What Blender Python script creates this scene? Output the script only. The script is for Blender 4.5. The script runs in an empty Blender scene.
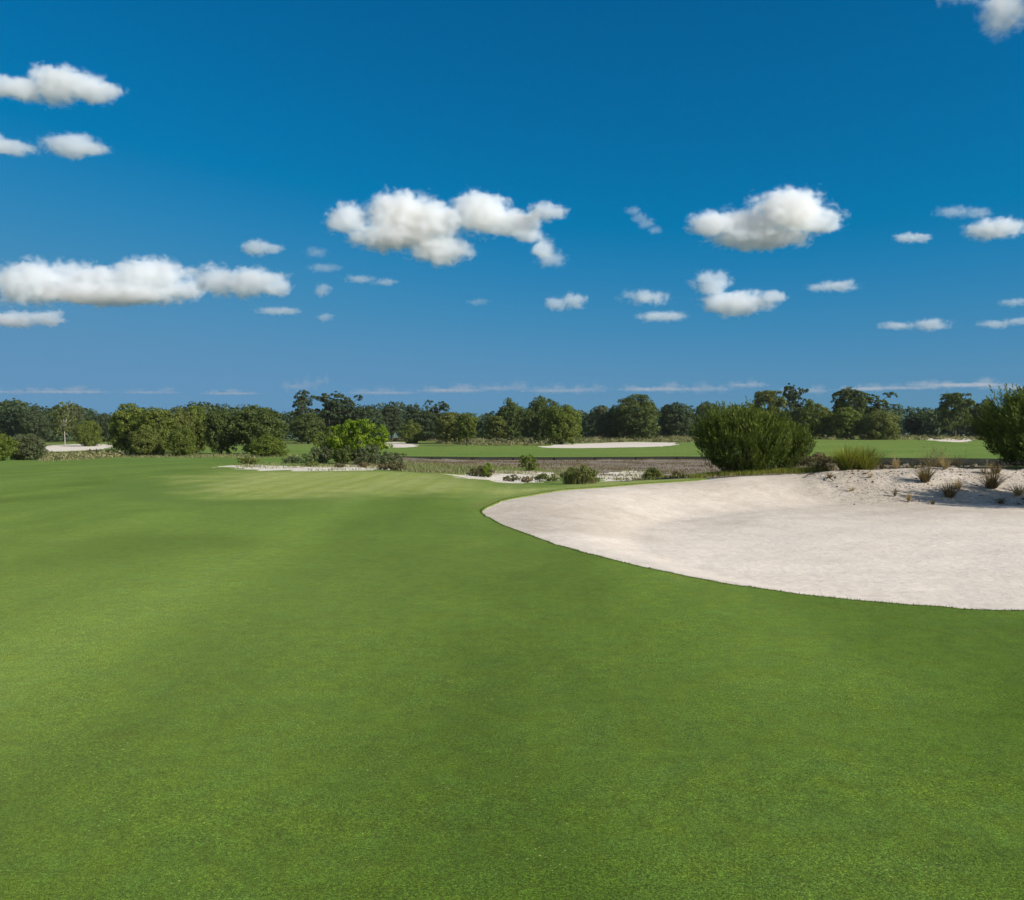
import bpy, math, random
import numpy as np
from mathutils import Vector
R = math.radians
rng = np.random.default_rng(7)
random.seed(7)
sc = bpy.context.scene
COL = sc.collection
FPX = 800.0; CAMZ = 1.8; HOR = 432.0
TH = math.atan((450-HOR)/FPX); CT, ST = math.cos(TH), math.sin(TH)

# ------------------------------------------------------------------ helpers
def ray(u, v):
    a = (u-512)/FPX; b = (450-v)/FPX
    y = CT + b*ST; z = -ST + b*CT
    return a/y, z/y
def P(u, v, D):
    dx, dz = ray(u, v)
    return (dx*D, D, CAMZ + dz*D)

def tag(o, label=None, cat=None, group=None, kind=None):
    if label: o['label'] = label
    if cat: o['category'] = cat
    if group: o['group'] = group
    if kind: o['kind'] = kind
    return o

def mesh_obj(name, V, F, mat=None, parent=None, attrs=None, smooth=False):
    """V (n,3); F (m,k) array or list of such arrays"""
    V = np.asarray(V, np.float32)
    Fs = F if isinstance(F, list) else [F]
    Fs = [np.asarray(f, np.int32) for f in Fs if len(f)]
    me = bpy.data.meshes.new(name)
    me.vertices.add(len(V)); me.vertices.foreach_set('co', V.ravel())
    nl = sum(f.size for f in Fs); npoly = sum(len(f) for f in Fs)
    me.loops.add(nl); me.polygons.add(npoly)
    me.loops.foreach_set('vertex_index', np.concatenate([f.ravel() for f in Fs]))
    tot = np.concatenate([np.full(len(f), f.shape[1], np.int32) for f in Fs])
    st = np.concatenate([[0], np.cumsum(tot)[:-1]]).astype(np.int32)
    me.polygons.foreach_set('loop_start', st)
    if smooth: me.polygons.foreach_set('use_smooth', np.ones(npoly, bool))
    if attrs:
        for k, a in attrs.items():
            at = me.attributes.new(k, 'FLOAT', 'POINT'); at.data.foreach_set('value', np.asarray(a, np.float32))
    me.update(calc_edges=True)
    me.validate()
    o = bpy.data.objects.new(name, me); COL.objects.link(o)
    if mat: me.materials.append(mat)
    if parent: o.parent = parent
    return o

def empty(name, loc, rz=0.0):
    o = bpy.data.objects.new(name, None); COL.objects.link(o)
    o.location = loc; o.rotation_euler = (0, 0, rz); o.empty_display_size = .2
    return o

# value noise in numpy
def _hash(ix, iy, iz, s):
    n = (ix*374761393 + iy*668265263 + iz*2147483647 + s*1274126177) & 0xffffffff
    n = ((n ^ (n >> 13))*1274126177) & 0xffffffff
    return ((n ^ (n >> 16)) & 0xffff)/65535.0
def vnoise(x, y, z=0.0, s=0):
    x = np.asarray(x, float); y = np.asarray(y, float); z = np.asarray(z, float) + 0*x
    ix, iy, iz = (np.floor(a).astype(np.int64) for a in (x, y, z))
    fx, fy, fz = x-ix, y-iy, z-iz
    fx, fy, fz = (f*f*(3-2*f) for f in (fx, fy, fz))
    r = 0
    for dx in (0, 1):
        for dy in (0, 1):
            for dz in (0, 1):
                w = (fx if dx else 1-fx)*(fy if dy else 1-fy)*(fz if dz else 1-fz)
                r = r + w*_hash(ix+dx, iy+dy, iz+dz, s)
    return r*2-1
def fbm(x, y, z=0.0, s=0, o=4):
    r = 0; a = 1; t = 0
    for i in range(o):
        r = r + a*vnoise(x*2**i, y*2**i, np.asarray(z)*2**i, s+i*17); t += a; a *= .5
    return r/t
def sstep(a, b, x):
    t = np.clip((x-a)/(b-a), 0, 1); return t*t*(3-2*t)

# ------------------------------------------------------------------ node materials
class NT:
    def __init__(s, name):
        s.m = bpy.data.materials.new(name); s.m.use_nodes = True
        s.t = s.m.node_tree; s.t.nodes.clear()
        s.out = s.t.nodes.new('ShaderNodeOutputMaterial')
    def n(s, typ, **kw):
        nd = s.t.nodes.new('ShaderNode'+typ)
        for k, v in kw.items():
            if k.startswith('i_'):
                key = k[2:]
                key = int(key) if key.isdigit() else key.replace('_', ' ')
                s.put(nd.inputs[key], v)
            else: setattr(nd, k, v)
        return nd
    def put(s, inp, v):
        if isinstance(v, bpy.types.NodeSocket): s.t.links.new(v, inp)
        elif isinstance(v, bpy.types.Node): s.t.links.new(v.outputs[0], inp)
        else: inp.default_value = v
    def pos(s): return s.n('NewGeometry').outputs['Position']
    def map(s, vec, scale=(1, 1, 1), rot=(0, 0, 0), loc=(0, 0, 0)):
        return s.n('Mapping', i_Vector=vec, i_Scale=scale, i_Rotation=rot, i_Location=loc).outputs[0]
    def noise(s, vec, scale, detail=4, rough=.55, dist=0.0):
        return s.n('TexNoise', i_Vector=vec, i_Scale=scale, i_Detail=detail, i_Roughness=rough, i_Distortion=dist).outputs[0]
    def ramp(s, fac, stops, interp='LINEAR'):
        r = s.n('ValToRGB', i_Fac=fac); cr = r.color_ramp; cr.interpolation = interp
        while len(cr.elements) < len(stops): cr.elements.new(.5)
        for e, (p, c) in zip(cr.elements, stops):
            e.position = p; e.color = (c if len(c) == 4 else (*c, 1)) if hasattr(c, '__len__') else (c, c, c, 1)
        return r.outputs[0]
    def mix(s, f, a, b, mode='MIX'):
        nd = s.t.nodes.new('ShaderNodeMix'); nd.data_type = 'RGBA'; nd.blend_type = mode
        s.put(nd.inputs[0], f)
        for i, v in ((6, a), (7, b)):
            if isinstance(v, (tuple, list)) and len(v) == 3: v = (*v, 1)
            s.put(nd.inputs[i], v)
        return nd.outputs[2]
    def math(s, op, a, b=0.0, clamp=False):
        nd = s.n('Math', operation=op, use_clamp=clamp); s.put(nd.inputs[0], a); s.put(nd.inputs[1], b)
        return nd.outputs[0]
    def attr(s, name): return s.n('Attribute', attribute_name=name).outputs['Fac']
    def bump(s, h, strength, dist): return s.n('Bump', i_Height=h, i_Strength=strength, i_Distance=dist).outputs[0]
    def surf(s, sh): s.put(s.out.inputs['Surface'], sh); return s.m
    def bsdf(s, color, rough=.9, spec=.2, normal=None, sheen=0.0, sheen_tint=None, sheen_rough=.5):
        b = s.n('BsdfPrincipled'); s.put(b.inputs['Base Color'], color if not (isinstance(color, tuple) and len(color) == 3) else (*color, 1))
        s.put(b.inputs['Roughness'], rough); s.put(b.inputs['Specular IOR Level'], spec)
        if normal is not None: s.put(b.inputs['Normal'], normal)
        if sheen:
            s.put(b.inputs['Sheen Weight'], sheen); s.put(b.inputs['Sheen Roughness'], sheen_rough)
            s.put(b.inputs['Sheen Tint'], (*(sheen_tint or (1, 1, 1)), 1))
        return b.outputs[0]

def leaf_mat(name, c0, c1, trans=.3, rough=.6, spec=.25):
    t = NT(name)
    ti = t.attr('tint')
    base = t.ramp(ti, [(0, c0), (1, c1)])
    rnd = t.n('ObjectInfo').outputs['Random']
    base = t.mix(t.math('MULTIPLY', rnd, .35), base, t.mix(.5, base, (.09, .085, .03)))
    b = t.bsdf(base, rough, spec)
    tr = t.n('BsdfTranslucent'); t.put(tr.inputs[0], t.mix(1.0, base, (1.25, 1.35, .6), 'MULTIPLY'))
    return t.surf(t.n('MixShader', i_0=trans, i_1=b, i_2=tr).outputs[0])

M = {}
M['leaf_dark'] = leaf_mat('leaf_dark', (0.041, 0.071, 0.018), (0.114, 0.155, 0.035))
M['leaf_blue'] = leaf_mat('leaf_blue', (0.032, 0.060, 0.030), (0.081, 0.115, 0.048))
M['leaf_mid'] = leaf_mat('leaf_mid', (.066, .104, .014), (.168, .212, .032))
M['leaf_olive'] = leaf_mat('leaf_olive', (.070, .095, .019), (.175, .200, .045))
M['leaf_bright'] = leaf_mat('leaf_bright', (.10, .18, .010), (.24, .34, .020), .4)
M['leaf_grey'] = leaf_mat('leaf_grey', (.060, .082, .040), (.135, .160, .075))
M['leaf_juniper'] = leaf_mat('leaf_juniper', (.026, .054, .009), (.140, .185, .024), .25)
M['leaf_brown'] = leaf_mat('leaf_brown', (.10, .075, .035), (.24, .19, .10), .2)
M['leaf_purple'] = leaf_mat('leaf_purple', (.085, .065, .04), (.17, .17, .075), .2)
M['blade_green'] = leaf_mat('blade_green', (.10, .13, .015), (.29, .30, .06), .35)
M['blade_tan'] = leaf_mat('blade_tan', (.24, .17, .09), (.55, .43, .25), .3)
M['blade_brown'] = leaf_mat('blade_brown', (.07, .05, .025), (.24, .17, .09), .3)
M['blade_pale'] = leaf_mat('blade_pale', (.13, .14, .06), (.34, .32, .17), .3)
M['blade_turf'] = leaf_mat('blade_turf', (.045, .085, .012), (.11, .15, .03), .3)

def bark_mat(name, c0, c1):
    t = NT(name); p = t.pos()
    n = t.noise(t.map(p, (6, 6, 1.5)), 2.0, 5)
    return t.surf(t.bsdf(t.ramp(n, [(.3, c0), (.7, c1)]), .9, .1, t.bump(n, .6, .05)))
M['bark'] = bark_mat('bark', (.035, .03, .024), (.10, .085, .068))
M['bark_pale'] = bark_mat('bark_pale', (.22, .20, .17), (.42, .39, .34))

def turf_mat():
    t = NT('turf'); p = t.pos()
    fine = t.noise(p, 80, 8, .82)
    speck = t.noise(p, 190, 3, .7)
    speck2 = t.noise(p, 70, 2, .6)
    hue = t.noise(p, 3.1, 6, .7)
    mid = t.noise(p, 7, 8, .78)
    blot = t.noise(p, 1.6, 6, .7)
    big = t.noise(t.map(p, (1, .55, 1), (0, 0, .5)), .32, 4, .55, .6)
    huge = t.noise(t.map(p, (1, .5, 1), (0, 0, -.5)), .11, 3, .5, .8)
    dark = (.050, .092, .005); lite = (.086, .138, .013)
    c = t.mix(t.ramp(big, [(.38, 0.0), (.60, 1.0)]), dark, lite)
    c = t.mix(t.ramp(huge, [(.38, 0.0), (.66, .55)]), c, (.100, .150, .024))
    # yellowish worn patches
    wy = t.noise(t.map(p, (1, .45, 1), (0, 0, .2), (31, 7, 0)), .8, 5, .65)
    c = t.mix(t.ramp(wy, [(.60, 0.0), (.76, .55)]), c, (.130, .150, .018))
    # mower streaks: two directions of travel
    w1 = t.noise(t.map(p, (.55, .03, 1), (0, 0, R(24))), 1.0, 2, .5)
    c = t.mix(t.ramp(w1, [(.42, 0.0), (.60, .5)]), c, t.mix(1.0, c, (1.16, 1.12, 1.12), 'MULTIPLY'))
    # broad sweeps left by the mowers
    b1 = t.noise(t.map(p, (.42, .035, 1), (0, 0, R(33)), (3, 1, 0)), 1.0, 2, .45, .5)
    c = t.mix(1.0, c, t.ramp(b1, [(.38, (.86, .90, .86)), (.50, (.98, .99, .98)), (.62, (1.12, 1.09, 1.35))]), 'MULTIPLY')
    b2 = t.noise(t.map(p, (.30, .03, 1), (0, 0, R(-38)), (9, 4, 0)), 1.0, 2, .45, .5)
    c = t.mix(1.0, c, t.ramp(b2, [(.38, (.88, .91, .88)), (.50, (1, 1, 1)), (.62, (1.09, 1.06, 1.22))]), 'MULTIPLY')
    # dry golden turf
    dry = t.attr('dry')
    w2 = t.noise(t.map(p, (1.5, .05, 1), (0, 0, R(-62))), 1.0, 3, .55)
    gold = t.mix(t.ramp(w2, [(.36, 0.0), (.66, 1.0)]), (.215, .225, .050), (.325, .295, .110))
    c = t.mix(t.math('MULTIPLY', dry, t.ramp(t.noise(p, 1.2, 5, .7), [(.3, .70), (.58, 1.0)]), True), c, gold)
    # far fairways are lusher and brighter
    c = t.mix(t.attr('far'), c, t.mix(t.ramp(t.noise(t.map(p, (.12, .9, 1), (0, 0, R(6))), .5, 3), [(.36, 0.), (.62, 1.)]), (.070, .118, .012), (.130, .165, .030)))
    # collar round the putting surface
    c = t.mix(t.attr('collar'), c, (.058, .105, .012))
    c = t.mix(t.attr('rough'), c, t.mix(t.noise(p, 6, 5, .7), (.055, .075, .015), (.19, .20, .05)))
    # beyond the course: wood and water, grey-blue picked to fill cloud undersides with light
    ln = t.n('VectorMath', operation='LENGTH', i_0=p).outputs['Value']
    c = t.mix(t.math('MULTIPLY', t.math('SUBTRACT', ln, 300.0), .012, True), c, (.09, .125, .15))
    # mottling and blades
    c = t.mix(.8, c, t.mix(1.0, c, t.ramp(blot, [(.32, .88), (.68, 1.12)]), 'MULTIPLY'))
    c = t.mix(1.0, c, t.ramp(mid, [(.30, .72), (.50, 1.0), (.70, 1.28)]), 'MULTIPLY')
    c = t.mix(1.0, c, t.ramp(fine, [(.32, .45), (.50, 1.0), (.68, 1.6)]), 'MULTIPLY')
    # straw-coloured clippings
    v = t.n('TexVoronoi', i_Vector=p, i_Scale=30).outputs['Distance']
    c = t.mix(t.math('MULTIPLY', t.ramp(v, [(.08, 1.0), (.22, 0.0)]), t.ramp(t.noise(p, 2.3, 3), [(.50, 0.), (.66, .9)])), c, (.30, .31, .09))
    c = t.mix(1.0, c, t.ramp(speck, [(.40, .34), (.50, .95), (.61, 1.95)]), 'MULTIPLY')
    c = t.mix(1.0, c, t.ramp(speck2, [(.38, .74), (.50, 1.0), (.62, 1.30)]), 'MULTIPLY')
    c = t.mix(1.0, c, t.ramp(hue, [(.35, (.88, .98, 1.35)), (.52, (1, 1, 1.05)), (.68, (1.12, 1.03, .8))]), 'MULTIPLY')
    c = t.mix(1.0, c, (.85, .985, .86), 'MULTIPLY')
    h = t.math('ADD', t.math('MULTIPLY', fine, .5), t.math('MULTIPLY', mid, 1.2))
    return t.surf(t.bsdf(c, .9, .04, t.bump(h, .6, .02),   .14, (.85, 1, .35), .4))
M['turf'] = turf_mat()

def sand_mat():
    t = NT('sand'); p = t.pos()
    big = t.noise(t.map(p, (1, 1.6, 1)), .45, 5, .6)
    mid = t.noise(p, 5, 5, .65)
    fine = t.noise(p, 90, 3, .7)
    c = t.mix(t.ramp(big, [(.35, 0.), (.7, 1.)]), (.69, .625, .545), (.62, .555, .48))
    fp = t.noise(t.map(p, (1, 1.3, 1), (0, 0, .4)), 3.4, 4, .7)
    zone = t.noise(p, .35, 2, .5)
    c = t.mix(t.math('MULTIPLY', t.ramp(fp, [(.58, 0.), (.70, 1.0)]), t.ramp(zone, [(.48, .06), (.62, .45)])), c, (.46, .41, .345))
    c = t.mix(t.attr('bank_tone'), c, (.43, .375, .305))
    cl = t.noise(p, 7, 6, .75)
    c = t.mix(t.attr('rough'), c, t.mix(1.0, c, t.ramp(cl, [(.34, .42), (.45, .85), (.52, 1.0), (.7, 1.06)]), 'MULTIPLY'))
    c = t.mix(.5, c, t.mix(1.0, c, t.ramp(mid, [(.3, .82), (.7, 1.12)]), 'MULTIPLY'))
    c = t.mix(.6, c, t.mix(1.0, c, t.ramp(fine, [(.28, .72), (.5, 1.), (.75, 1.15)]), 'MULTIPLY'))
    rk = t.noise(t.map(p, (1.0, 14, 1), (0, 0, R(10))), 1.0, 3, .5, .4)
    h = t.math('ADD', t.math('MULTIPLY', mid, .8), t.math('ADD', t.math('MULTIPLY', fine, .15), t.math('ADD', t.math('MULTIPLY', rk, .5), t.math('MULTIPLY', fp, .8))))
    h = t.math('ADD', h, t.math('MULTIPLY', cl, t.math('MULTIPLY', t.attr('rough'), 3.0)))
    return t.surf(t.bsdf(c, .95, .04, t.bump(h, .5, .05)))
M['sand'] = sand_mat()

def waste_mat():
    t = NT('waste_sand'); p = t.pos()
    n = t.noise(p, 1.1, 6, .7); f = t.noise(p, 16, 4, .7)
    c = t.mix(t.ramp(n, [(.46, 0.), (.66, 1.)]), (.78, .72, .63), (.46, .42, .28))
    c = t.mix(.7, c, t.mix(1.0, c, t.ramp(f, [(.3, .6), (.7, 1.25)]), 'MULTIPLY'))
    return t.surf(t.bsdf(c, .95, .08, t.bump(f, .8, .08)))
M['waste'] = waste_mat()

def marsh_mat():
    t = NT('marsh_turf'); p = t.pos()
    n = t.noise(t.map(p, (.5, 1.4, 1)), .35, 5, .65); f = t.noise(p, 5, 5, .75)
    c = t.mix(t.ramp(n, [(.35, 0.), (.68, 1.)]), (.270, .228, .180), (.185, .158, .122))
    c = t.mix(t.ramp(t.noise(p, .8, 4, .7), [(.58, 0.), (.7, .7)]), c, (.12, .13, .05))
    c = t.mix(.8, c, t.mix(1.0, c, t.ramp(f, [(.3, .55), (.7, 1.5)]), 'MULTIPLY'))
    return t.surf(t.bsdf(c, .95, .08, t.bump(f, 1., .15)))
M['marsh'] = marsh_mat()

def timber_mat():
    t = NT('bulkhead_timber'); p = t.pos()
    n = t.noise(t.map(p, (2, 2, 9)), 1.0, 4, .6); m = t.noise(p, .9, 4)
    c = t.mix(n, (.014, .015, .012), (.040, .042, .032))
    c = t.mix(t.ramp(m, [(.5, 0.), (.62, .6)]), c, (.028, .042, .034))
    return t.surf(t.bsdf(c, .9, .1, t.bump(n, .5, .03)))
M['timber'] = timber_mat()
M['clod'] = bark_mat('clod', (.025, .018, .013), (.13, .10, .07))
M['twig'] = bark_mat('twig', (.03, .022, .016), (.10, .075, .055))

# ------------------------------------------------------------------ terrain
CP = []
def cp(u, v, D): CP.append(P(u, v, D))
for x in np.linspace(-60, 60, 9):
    for y in (-60, -25, -4, 3, 11):
        CP.append((x, y, 0.02*math.sin(x*.7+y)))
for u in (-400, -150, 0, 150, 300):          # left: plateau, then falling lawn
    for D, z in ((18, .05), (27, 0.0), (36, -.04), (48, -.2), (62, -.48), (80, -.85), (100, -1.1), (140, -1.15), (200, -1.0), (280, -1.0)):
        CP.append((ray(u, 450)[0]*D, D, z))
for u, prof in ((420, ((20, .06), (27, .02), (36, -.1), (48, -.42), (60, -.8), (80, -1.12), (100, -1.15), (150, -1.1), (220, -.75))),
                (510, ((22, .03), (28, -.03), (38, -.5), (50, -.95), (70, -1.2), (100, -1.2), (150, -1.0), (220, -.65))),
                (620, ((30, -.05), (38, -.5), (50, -.95), (70, -1.25), (98, -1.2), (150, -.9), (220, -.4))),
                (740, ((35, .10), (42, -.5), (55, -1.1), (75, -1.3), (93, -1.2), (150, -.6), (220, .2))),
                (880, ((34, .25), (42, -.5), (55, -1.1), (75, -1.35), (89, -1.2), (150, -.5), (220, .35))),
                (1020, ((34, .3), (42, -.5), (55, -1.1), (70, -1.35), (86, -1.2), (150, -.5), (220, .35))),
                (1300, ((30, .3), (45, -.5), (60, -1.1), (83, -1.2), (150, -.5), (220, .35)))):
    for D, z in prof: CP.append((ray(u, 450)[0]*D, D, z))
for a in ((482, 510, 18.5), (500, 500, 20.2), (520, 495, 21.5), (560, 489, 23.6), (600, 486, 25), (650, 482, 26.6), (700, 479, 28), (730, 475.5, 28.6),
          (760, 474, 29), (800, 473, 29), (850, 469.5, 29), (900, 467, 29), (950, 466, 29), (1000, 467, 28.5), (1060, 467, 28),
          (1150, 468, 27), (1250, 475, 25)): cp(*a)
for r_ in (420, 900, 2500, 7000):
    for a in np.linspace(0, 2*math.pi, 17)[:-1]:
        CP.append((r_*math.cos(a), r_*math.sin(a), -.6))
CP = np.array(CP)
# warp far points inward so the spline is well conditioned
def warp(x, y):
    r = np.hypot(x, y)+1e-9; k = np.log1p(r/25.0)*25.0/r
    return x*k, y*k
_cx, _cy = warp(CP[:, 0], CP[:, 1])
def _phi(r2): return r2*np.log(r2+1e-6)*.5
_n = len(CP)
_A = _phi((_cx[:, None]-_cx)**2 + (_cy[:, None]-_cy)**2) + np.eye(_n)*.15
_Pm = np.stack([np.ones(_n), _cx, _cy], 1)
_S = np.block([[_A, _Pm], [_Pm.T, np.zeros((3, 3))]])
_W = np.linalg.solve(_S, np.concatenate([CP[:, 2], np.zeros(3)]))
def Hbase(x, y):
    x = np.atleast_1d(np.asarray(x, float)); y = np.atleast_1d(np.asarray(y, float))
    sh = x.shape; x = x.ravel(); y = y.ravel(); out = np.empty(len(x))
    for i in range(0, len(x), 20000):
        X, Y = warp(x[i:i+20000], y[i:i+20000])
        out[i:i+20000] = _phi((X[:, None]-_cx)**2+(Y[:, None]-_cy)**2)@_W[:_n] + _W[_n] + _W[_n+1]*X + _W[_n+2]*Y
    return out.reshape(sh)
def und(x, y):      # soft undulation of the turf
    r = np.hypot(x, y)
    return (.035*fbm(x*.16+3, y*.16, 0, 5, 2) + .10*fbm(x*.03, y*.03+9, 0, 8, 2)*sstep(10, 60, r))*sstep(1, 8, r)*(1-sstep(150, 400, r)*.5)

def hit(u, v, f=None, D0=2.0, D1=700):
    """where the sight line through a photo pixel meets the land"""
    f = f or Hbase
    dx, dz = ray(u, v)
    D = np.exp(np.linspace(math.log(D0), math.log(D1), 900))
    g = CAMZ + dz*D - f(dx*D, D)
    i = np.argmax(g < 0)
    if g[i] >= 0: return (dx*D1, D1)
    t = g[i-1]/(g[i-1]-g[i]); d = D[i-1]+t*(D[i]-D[i-1])
    return (dx*d, d)
def poly(pts): return np.array([hit(u, v) for u, v in pts])

def densify(pg, n=12):
    """closed Catmull-Rom"""
    m = len(pg); out = []
    for i in range(m):
        p0, p1, p2, p3 = pg[i-1], pg[i], pg[(i+1) % m], pg[(i+2) % m]
        for k in range(n):
            t = k/n
            out.append(.5*((2*p1)+(-p0+p2)*t+(2*p0-5*p1+4*p2-p3)*t*t+(-p0+3*p1-3*p2+p3)*t**3))
    return np.array(out)
def sdf(pg, x, y):
    """signed distance, positive inside; only exact near the polygon"""
    x = np.asarray(x, float); y = np.asarray(y, float); sh = x.shape; x = x.ravel(); y = y.ravel()
    lo = pg.min(0)-6; hi = pg.max(0)+6
    out = np.full(len(x), -6.0)
    m = (x > lo[0]) & (x < hi[0]) & (y > lo[1]) & (y < hi[1])
    xs, ys = x[m], y[m]
    d = np.full(len(xs), 1e9); ins = np.zeros(len(xs), bool)
    for i in range(len(pg)):
        ax, ay = pg[i-1]; bx, by = pg[i]
        ex, ey = bx-ax, by-ay; L = ex*ex+ey*ey+1e-12
        t = np.clip(((xs-ax)*ex+(ys-ay)*ey)/L, 0, 1)
        d = np.minimum(d, (xs-ax-t*ex)**2+(ys-ay-t*ey)**2)
        c = (ay > ys) != (by > ys)
        ins ^= c & (xs < (ex)*(ys-ay)/(ey if abs(ey) > 1e-12 else 1e-12)+ax)
    out[m] = np.where(ins, 1, -1)*np.sqrt(d)
    return out.reshape(sh)

# bunker outline: near lip, off to the right, and back along the far rim
B_near = [(490, 517), (505, 524), (530, 533), (560, 543.5), (600, 555), (650, 567), (700, 577), (760, 587), (820, 595), (880, 600.5), (940, 604.5), (1010, 608.5)]
rimD = {1250: 25, 1150: 27, 1060: 28, 1000: 28.5, 950: 29, 900: 29, 850: 29, 800: 29, 760: 29, 730: 28.6, 700: 28, 650: 26.6, 600: 25, 560: 23.6, 520: 21.5, 500: 20.2, 482: 18.5}
B_pg = [np.array(hit(u, v)) for u, v in B_near] + [np.array(p) for p in ((7.6, 8.0), (11, 9.2), (16, 12.5), (20, 17), (22.5, 22), (22, 26.5))]
B_pg += [np.array([ray(u, 470)[0]*D, D]) for u, D in rimD.items()]
B_pg = densify(np.array(B_pg), 8)

def far_poly(pts): return densify(poly(pts), 5)
W_pg = [far_poly(p) for p in (
    [(215, 466.5), (245, 464.5), (280, 465), (320, 465.5), (352, 463.5), (385, 465), (400, 467.5), (370, 469.5), (330, 470.8), (280, 470), (240, 468.6)],
    [(445, 474), (475, 472.5), (505, 470.8), (540, 471.5), (562, 473), (560, 479), (540, 482.8), (515, 483.5), (490, 481.5), (468, 478.8)],
    [(596, 475.5), (610, 472), (640, 470.5), (662, 473.5), (652, 478), (625, 481), (602, 480.5)],
)]
F_pg = [far_poly(p) for p in (
    [(387, 442.5), (400, 441.8), (412, 443.3), (418, 446), (405, 447.3), (390, 447)],
    [(536, 447.2), (560, 444.6), (600, 443), (640, 441.6), (672, 442.8), (676, 445), (650, 447), (600, 448), (560, 448.4)],
    [(918, 438.3), (945, 437.6), (968, 438), (976, 440), (966, 442), (940, 441.2)],
    [(40, 447), (60, 444.8), (85, 443.6), (104, 443.6), (112, 446.5), (104, 449.5), (80, 450.6), (55, 451.5), (42, 451)],
)]
BW = [(-14.5, 97.5), (20, 96.8), (38, 92.5), (56, 87.0), (75, 83), (110, 78)]     # bulkhead line
BWa = np.array(BW)
def bw_y(x): return np.interp(x, BWa[:, 0], BWa[:, 1])
MA_pg = np.array([(x, y) for x, y in BW] + [(110, 60), (60, 50)] + [hit(u, v) for u, v in ((760, 478), (700, 478), (660, 478.5), (600, 476), (565, 471.5), (530, 468.5), (500, 467.5), (470, 466.8), (440, 464.8), (415, 462.5))])
dry_pg = densify(poly([(196, 479), (250, 471), (330, 470.8), (400, 471), (470, 475), (520, 484), (560, 484), (600, 480), (690, 478.5), (560, 490), (500, 496), (430, 492), (340, 494), (250, 497), (205, 492)]), 4)

def bunker_fields(x, y):
    d = sdf(B_pg, x, y)
    n = .04*fbm(x*2.3, y*2.3, 0, 31, 3)
    return d + n*np.clip(1, 0, 1)
def H(x, y, dB=None):
    x = np.atleast_1d(np.asarray(x, float)); y = np.atleast_1d(np.asarray(y, float))
    h = Hbase(x, y) + und(x, y)
    d = sdf(B_pg, x, y) if dB is None else dB
    # far banks are long and soft; the near lip is steep
    rim = y - np.interp(x, [-1, 1, 4, 8, 14, 20], [18.5, 21, 24, 26, 27.5, 26])
    w = 2.0 + 2.7*sstep(-9, -2, rim)
    t = sstep(0, 1, np.clip(d, 0, None)/w)
    floor = -.42 + .06*fbm(x*.3, y*.3, 0, 77, 2)
    depth = sstep(-1, 5, x)
    floor = floor*depth + (1-depth)*(-.12)
    hb = h*(1-t) + floor*t
    # rough, trampled bank on the right under the stalks
    bank = sstep(8.5, 11, x)*(1-t)*sstep(.0, .25, d)
    hb = hb + bank*(.10*fbm(x*1.6, y*1.6, 0, 90, 4)+.03)
    hb = hb + .012*fbm(x*1.5, y*1.5, 0, 55, 3)*sstep(.1, .6, d)
    h = np.where(d > 0, hb, h)
    # sunken marsh before the bulkhead
    wy = bw_y(x); m = (x > -16) & (x < 112)
    dip = sstep(26, 4, wy-y)*(y < wy)*m*sstep(-16, -8, x)
    dip = dip*(.30+.45*sstep(22, 45, x))
    h = h - dip
    for q in W_pg:
        pass
    return h
def gz(x, y): return float(H([x], [y])[0])

# grid of rings about the viewing spot
rr = np.concatenate([[0.0], np.exp(np.linspace(math.log(.6), math.log(9.0), 90))[:-1], np.exp(np.linspace(math.log(9), math.log(260), 520))[:-1], np.exp(np.linspace(math.log(260), math.log(7000), 60))])
aa = np.concatenate([np.linspace(-38, 38, 340), np.linspace(38, 322, 72)[1:-1]])
aa = np.radians(aa)
RR, AA = np.meshgrid(rr, aa, indexing='ij')
GX, GY = RR*np.sin(AA), RR*np.cos(AA)
nr, na = RR.shape
gx, gy = GX.ravel(), GY.ravel()
dB = bunker_fields(gx, gy)
gh = H(gx, gy, dB)
S = {}
S['bunker'] = dB
nz = fbm(gx*.9, gy*.9, 0, 3, 4); nz2 = fbm(gx*.25, gy*.25, 0, 13, 4)
S['waste'] = np.max([sdf(p, gx, gy) for p in W_pg], 0) + nz*1.5 - .15
S['far'] = np.max([sdf(p, gx, gy) for p in F_pg], 0) + nz2*2.2 + nz*.8
S['marsh'] = sdf(MA_pg, gx, gy) + nz*.6*(gy < bw_y(gx)-3)
_d = np.hypot(gx, gy)
A_dry = np.clip(sstep(-2.4, 2.6, sdf(dry_pg, gx, gy) + nz*2.0 + nz2), 0, 1)*1.0
A_far = sstep(80, 100, gy)
A_col = sstep(1.2, .2, np.abs(sdf(dry_pg, gx, gy)+1.6))*sstep(-3, -6, gx)*(gy < 30)*.8
A_rough = np.clip(sstep(.9, .1, -dB)*(gy > 19)*(.8+.5*nz), 0, 1) + sstep(3.0, .2, -S['waste'])*.5*(gy > 30)
A_rough = np.clip(A_rough + sstep(4, 0, np.abs(gy-98))*0, 0, 1)
rough_far = sstep(150, 185, gy + 18*fbm(gx*.02, gy*.02, 0, 44, 3) - gx*.12*(gx > 0))
A_rough = np.maximum(A_rough, rough_far*.9)
bank_m = sstep(9.2, 11.2, gx+.8*nz)*sstep(5.2, 4.0, dB+.6*nz)*(gy > 19)
A_rough = np.where(dB > 0, bank_m, A_rough)
_rm = gy - np.interp(gx, [-1, 1, 4, 8, 14, 20], [18.5, 21, 24, 26, 27.5, 26])
A_bank_tone = np.clip(sstep(-8.0, -4.5, _rm + 1.6*nz)*(.48 + .45*nz2 + .3*fbm(gx*2.2, gy*2.2, 0, 71, 3)), 0, .9)*(dB > -.5)  # far-bank sand mixed toward a darker, browner tone, patchy by noise

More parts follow.
